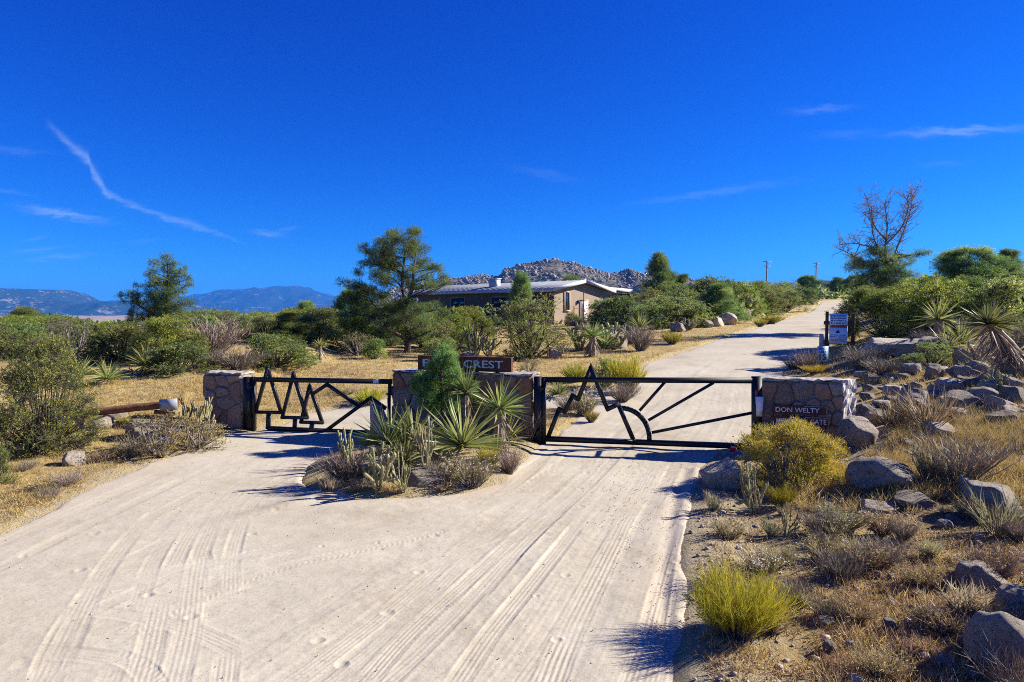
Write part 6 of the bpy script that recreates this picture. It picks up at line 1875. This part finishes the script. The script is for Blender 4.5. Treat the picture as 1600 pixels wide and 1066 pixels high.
def weeds():
    rng = np.random.default_rng(71)
    for k in range(46):
        px, py = rng.uniform(1110, 1620), rng.uniform(800, 1066)
        p = hit(px, py)
        if float(road_sdf(np.array([p.x]), np.array([p.y]))[0]) > -.3: continue
        kk = (('weed', 0), ('weed', 1), ('weed', 1), ('grey', int(rng.integers(3))), ('tan', 0))[int(rng.integers(5))]
        pr = PR[kk]
        H = rng.uniform(.18, .42)
        what = ('' if kk[0] != 'weed' else 'low ' if H < .25 else 'tall ' if H > .34 else '') + {'weed': 'brown dry weed clump', 'grey': 'small bare grey bush', 'tan': 'small straw-coloured stalky clump'}[kk[0]]
        where = ' beside the bright broom bush' if px < 1270 else (((' by the silvery grey brush' if py < 930 else ' on the bare lowest slope') if px < 1400 else ' below the fan of tan stems' if py < 890 else ' near the tipped pale slab' if py < 985 else ' near the large grey boulder'))
        spawn(pr, p, H / pr.H, H * 1.4 / pr.W, rng.uniform(0, 6.28), what + where, 'dry weeds on the right slope', name=pr.name)
    for k in range(16):
        px, py = rng.uniform(-20, 330), rng.uniform(705, 800)
        p = hit(px, py)
        if float(road_sdf(np.array([p.x]), np.array([p.y]))[0]) > -.3: continue
        kk = (('weed', 0), ('weed', 1), ('grey', 1))[int(rng.integers(3))]
        pr = PR[kk]
        H = rng.uniform(.16, .34)
        spawn(pr, p, H / pr.H, H * 1.5 / pr.W, rng.uniform(0, 6.28), {'weed': 'dry weed clump on the straw-coloured left bank', 'grey': 'small grey brush on the straw-coloured left bank'}[kk[0]], 'dry weeds on the left bank', name=pr.name)
    # the bushes whose shade falls across the lower slope
    for x, y, h, w, lab in ((6.6, 6.2, 1.25, 1.7, 'dark shrub beyond the large grey boulder at the foot of the slope'), (9.3, 9.2, 1.0, 1.5, 'dark shrub uphill of the tipped pale slab')):
        pr = PR['oak', 1]
        spawn(pr, (x, y, float(ground_h(x, y))), h / pr.H, w / pr.W, x, lab)
weeds()
def litter_bits():
    p = hit(1244, 752)
    gm = Geo(); gm.hexa([(-.05, -.04, 0.03), (.06, -.035, 0.03), (.055, .04, .03), (-.045, .045, .03), (-.035, -.03, .09), (.04, -.02, .085), (.035, .03, .085), (-.03, .03, .09)])
    o = link('plastic_marker', gm.mesh('plastic_marker', M['orange'])); o.location = p + Vector((0, 0, 0.02))
    tag(o, 'small orange plastic marker on the ground beside the golden rabbitbrush', 'marker')
litter_bits()

# ------------------------------------------------------------------ thickets of single shrubs
SKY = np.array([(-300, 488), (0, 492), (60, 484), (150, 500), (200, 498), (320, 480), (400, 486), (460, 478), (530, 478), (600, 500), (690, 478), (760, 470), (1000, 452), (1070, 440), (1110, 430), (1150, 434), (1200, 430), (1240, 428), (1300, 430), (1345, 440), (1440, 428), (1500, 425), (1600, 420), (2000, 415)], float)
def thickets():
    rng = np.random.default_rng(12)
    placed = [(o.location.x, o.location.y) for o in COL.objects if o.parent is None and o.get('category') in ('tree', 'shrub', 'yucca', 'cactus')]
    def mark(px):
        for lim_, t in ((110, 'behind the yellow-flowered shrub'), (205, 'near the three yuccas'), (310, 'round the pointed pine'), (400, 'behind the short pillar'), (500, 'under the blue mountain'), (600, 'beside the crowding dark pine'), (700, 'round the tall pine'),
                        (980, 'below the house'), (1080, 'round the upright pine'), (1160, 'above the roadside boulders'), (1250, 'near the taller utility pole'), (1340, 'towards the distant dark roof'), (1440, 'round the half dead pine'), (1540, 'round the rounded dark pine'), (9999, 'beyond the leaning yucca')):
            if px < lim_: return t
    def zone(n, pxr, dr, kinds_, label, group, gap=1.6, hr=(1.2, 2.6), wide=1.25):
        tries = cnt = 0
        while cnt < n and tries < n * 40:
            tries += 1
            px = rng.uniform(*pxr); d = math.exp(rng.uniform(math.log(dr[0]), math.log(dr[1])))
            if 1255 < px < 1440 and d < 44: continue
            p = at(px, d)
            if float(road_sdf(np.array([p.x]), np.array([p.y]))[0]) > -(1.6 + d * 0.02): continue
            lx, ly = (p.x - HC.x) * math.cos(HA) + (p.y - HC.y) * math.sin(HA), -(p.x - HC.x) * math.sin(HA) + (p.y - HC.y) * math.cos(HA)
            if -2 < lx < 15 and -2 < ly < 23: continue
            g = gap * (1 + d / 120)
            if any((p.x - a) ** 2 + (p.y - b) ** 2 < g * g for a, b in placed): continue
            lim = z_at(np.interp(px, SKY[:, 0], SKY[:, 1]) + rng.uniform(0, 14), d) - p.z
            H = min(rng.uniform(*hr), lim)
            if H < 0.6: continue
            placed.append((p.x, p.y))
            kk = kinds_[int(rng.integers(len(kinds_)))]
            ks = [q for q in PR if q[0] == kk]
            pr = PR[ks[int(rng.integers(len(ks)))]]
            spawn(pr, p, H / pr.H, H * wide * rng.uniform(.85, 1.3) / pr.W * (0.75 if kk == 'farpine' else 1), rng.uniform(0, 6.28), ('low ' if H < 1.3 else 'tall ' if H > 2.2 else '') + label[kk] + ' ' + mark(px), group)
            cnt += 1
    lab = lambda where: {'oak': 'dark green scrub oak ' + where, 'olive': 'olive green shrub ' + where, 'juniper': 'bright green juniper ' + where, 'sage': 'grey green sagebrush ' + where, 'grey': 'bare grey brush ' + where, 'pale': 'pale green airy shrub ' + where, 'farpine': 'small pine ' + where, 'yucca': 'spiky yucca ' + where}
    g = 'shrubs of the thicket on the left'
    zone(52, (-120, 330), (25.0, 36), ['oak', 'olive', 'pale', 'pale', 'juniper', 'grey'], lab('in the thicket'), g, 1.3, (1.7, 2.8), 1.35)
    zone(62, (-140, 330), (36, 64), ['oak', 'olive', 'pale', 'juniper', 'farpine', 'farpine'], lab('deep in the thicket'), g, 1.9, (1.6, 3.0))
    g = 'shrubs of the thicket behind the tree-motif gate'
    zone(66, (330, 690), (31, 62), ['oak', 'olive', 'juniper', 'pale', 'farpine'], lab('in the middle thicket'), g, 1.5, (1.8, 3.2), 1.35)
    g = 'shrubs between the house and the road'
    zone(46, (1005, 1330), (48, 130), ['oak', 'olive', 'pale', 'farpine', 'juniper'], lab('in the roadside scrub'), g, 2.0, (1.8, 4.4))
    zone(12, (690, 960), (44, 58), ['sage', 'grey', 'oak'], lab('by the house'), g, 1.8, (0.7, 1.2))
    g = 'shrubs on the rise right of the road'
    zone(46, (1345, 1720), (29, 62), ['oak', 'olive', 'pale', 'juniper', 'oak'], lab('on the rise'), g, 1.7, (1.4, 3.0))
    zone(16, (1345, 1720), (21, 30), ['grey', 'sage', 'sage', 'yucca'], lab('on the slope'), g, 1.3, (0.5, 0.9))
thickets()

def far_scrub():
    rng = np.random.default_rng(19)
    g = Geo()
    n = 3600
    px = rng.uniform(-250, 1850, n); d = np.exp(rng.uniform(math.log(58), math.log(520), n))
    x = (px - CX) / F * d
    z = ground_h(x, d) + np.where(d > 150, fbm(x / 90, d / 90, 4, 3) * np.clip((d - 150) / 60, 0, 6), 0)
    sd = road_sdf(x, d)
    lx = (x - HC.x) * math.cos(HA) + (d - HC.y) * math.sin(HA); ly = -(x - HC.x) * math.sin(HA) + (d - HC.y) * math.cos(HA)
    lim = CAMZ + (HOR - np.interp(px, SKY[:, 0], SKY[:, 1]) - 2) * d / F - z
    H = np.minimum(rng.uniform(1.0, 3.4, n), lim)
    ok = (sd < -(2.5 + d * .012)) & ~((lx > -2) & (lx < 15) & (ly > -2) & (ly < 24)) & (H > 0.7)
    for i in np.nonzero(ok)[0]:
        m = int(rng.integers(34, 60))
        W_ = H[i] * rng.uniform(1.0, 1.8)
        dd = unit_dirs(m, rng, 0.35)
        dd[:, 2] = np.abs(dd[:, 2])
        c = np.array([x[i], d[i], z[i] - 0.2]) + dd * np.array([W_ / 2, W_ / 2, H[i]]) * rng.uniform(.55, 1.05, (m, 1))
        s = (0.16 + d[i] * 0.0016) * rng.uniform(.7, 1.5, m)
        g.leaves(c, unit_dirs(m, rng, 0.3), s * 1.5, s * 1.2, np.clip(rng.normal(.45, .2) + rng.normal(0, .15, m), 0, 1), rng)
    o = link('distant_scrub', g.mesh('distant_scrub', M['oak']))
    tag(o, 'distant dark green chaparral covering the rise and the valley', 'scrub', kind='stuff')
far_scrub()

# ------------------------------------------------------------------ dry grass, weeds and pebbles
def grass():
    rng = np.random.default_rng(23)
    gold, brown = Geo(), Geo()
    zones = [  # px range, py range, tufts, height, blades, gold share
        ((-60, 330), (690, 850), 3800, (.07, .20), 13, .95), ((100, 340), (595, 690), 1500, (.10, .26), 12, .9), ((300, 620), (555, 650), 2300, (.10, .26), 11, .8),
        ((600, 860), (545, 600), 500, (.10, .26), 10, .8), ((800, 1010), (555, 690), 900, (.10, .28), 11, .85), ((860, 1270), (495, 570), 1900, (.12, .30), 9, .95),
        ((1240, 1420), (555, 700), 900, (.12, .32), 12, .8), ((1380, 1640), (560, 690), 2300, (.14, .32), 12, .95), ((1390, 1640), (645, 785), 3000, (.16, .42), 15, .97),
        ((1230, 1420), (690, 800), 900, (.12, .34), 13, .85), ((1090, 1660), (780, 1090), 2500, (.04, .15), 9, .55), ((1280, 1660), (850, 1090), 1200, (.08, .22), 10, .4),
        ((1088, 1200), (770, 1080), 260, (.03, .10), 8, .6), ((500, 830), (700, 780), 420, (.06, .18), 9, .7), ((1280, 1420), (540, 600), 400, (.12, .3), 10, .7), ((830, 860), (640, 710), 120, (.1, .25), 12, .95)]
    for (px, py, n, hr, nb, gs) in zones:
        p = hit_many(rng.uniform(*px, n), rng.uniform(*py, n))
        x, y = p[:, 0] + rng.normal(0, .1, n), p[:, 1] + rng.normal(0, .1, n)
        ok = (road_sdf(x, y) < -0.15) & (poly_sdf(x, y, PATH) < -0.05) & (y < 120)
        ok &= fbm(x * .8, y * .8, 3, 88) > rng.uniform(-.75, -.05, n)
        x, y = x[ok], y[ok]
        n = len(x)
        z = ground_top(x, y) - 0.015
        h = rng.uniform(*hr, n) * rng.uniform(.6, 1.25, n)
        far = np.maximum(1.0, y / 13)
        isg = rng.random(n) < gs
        tone = rng.normal(.55, .12, n)
        for g, sel in ((gold, isg), (brown, ~isg)):
            for seg, sel2 in ((2, sel & (y < 11)), (1, sel & (y >= 11))):
                i = np.repeat(np.nonzero(sel2)[0], nb)
                if not len(i): continue
                m = len(i)
                P0 = np.stack([x[i], y[i], z[i]], 1) + rng.normal(0, 1, (m, 3)) * [1, 1, 0] * (.04 * far[i])[:, None]
                g.blades(P0, unit_dirs(m, rng, 1.4), h[i] * rng.uniform(.5, 1.1, m), 0.0075 * far[i], np.clip(tone[i] + rng.normal(0, .16, m), 0, 1), rng, droop=rng.uniform(0, .35, m), seg=seg)
    tag(link('dry_grass', gold.mesh('dry_grass', M['grass'])), 'golden dry grass tufts covering the banks', 'grass', kind='stuff')
    tag(link('dry_weeds', brown.mesh('dry_weeds', M['litter'])), 'brown withered weeds between the grass tufts', 'weeds', kind='stuff')
    # pebbles and clods
    unit = [rock_unit(500 + k, 1, 3, .2) for k in range(4)]
    g = Geo()
    n = 2600
    right = rng.random(n) < 0.86
    x = np.where(right, rng.uniform(1.2, 8.5, n) * rng.uniform(.5, 1, n) + .6, rng.uniform(-7.2, 2, n)); y = np.where(right, rng.uniform(4.5, 14, n), rng.uniform(5, 17, n))
    sz_ = np.minimum(np.where(right, rng.lognormal(-4.35, .55, n), rng.lognormal(-4.9, .4, n)), .06)
    z = np.where(road_sdf(x, y) > 0, ground_h(x, y), ground_top(x, y))
    onroad = road_sdf(x, y) > 0
    sz_ = np.where(onroad, np.minimum(sz_, .008), sz_)
    for k in range(n):
        v, f = unit[k % 4]
        a = rng.uniform(0, 6.28)
        rot = np.array([[math.cos(a), -math.sin(a), 0], [math.sin(a), math.cos(a), 0], [0, 0, 1]])
        s = sz_[k]
        g.add((v * [s * 1.3, s, s * .75]) @ rot.T + [x[k], y[k], z[k] + s * .2 + 0.004], t=f, r=rng.random())
    m, nt, b = new_mat('pebble_rock')
    r = nt.n('ShaderNodeAttribute', attribute_name='rnd').outputs['Fac']
    nt.link(nt.ramp(r, [(0, (0.20, 0.15, 0.11)), (0.5, (0.36, 0.29, 0.22)), (1, (0.52, 0.46, 0.39))]), b.inputs['Base Color'])
    tag(link('pebbles', g.mesh('pebbles', m)), 'scattered pebbles and clods on the sand', 'pebbles', kind='stuff')
grass()

# ------------------------------------------------------------------ haze
def haze():
    gm = Geo()
    gm.box((0, 5200, 112), (26000, 12600, 520))
    m = bpy.data.materials.new('haze_air')
    m.use_nodes = True
    t = m.node_tree
    t.nodes.remove(t.nodes['Principled BSDF'])
    v = t.nodes.new('ShaderNodeVolumePrincipled')
    v.inputs['Color'].default_value = (0.05, 0.32, 1.0, 1)
    v.inputs['Density'].default_value = 0.000095
    v.inputs['Anisotropy'].default_value = 0.0
    t.links.new(v.outputs[0], t.nodes['Material Output'].inputs['Volume'])
    o = link('haze', gm.mesh('haze', m))
    tag(o, 'faint blue haze over the valley and far mountains', 'haze', kind='stuff')
HAZE = True
if HAZE: haze()
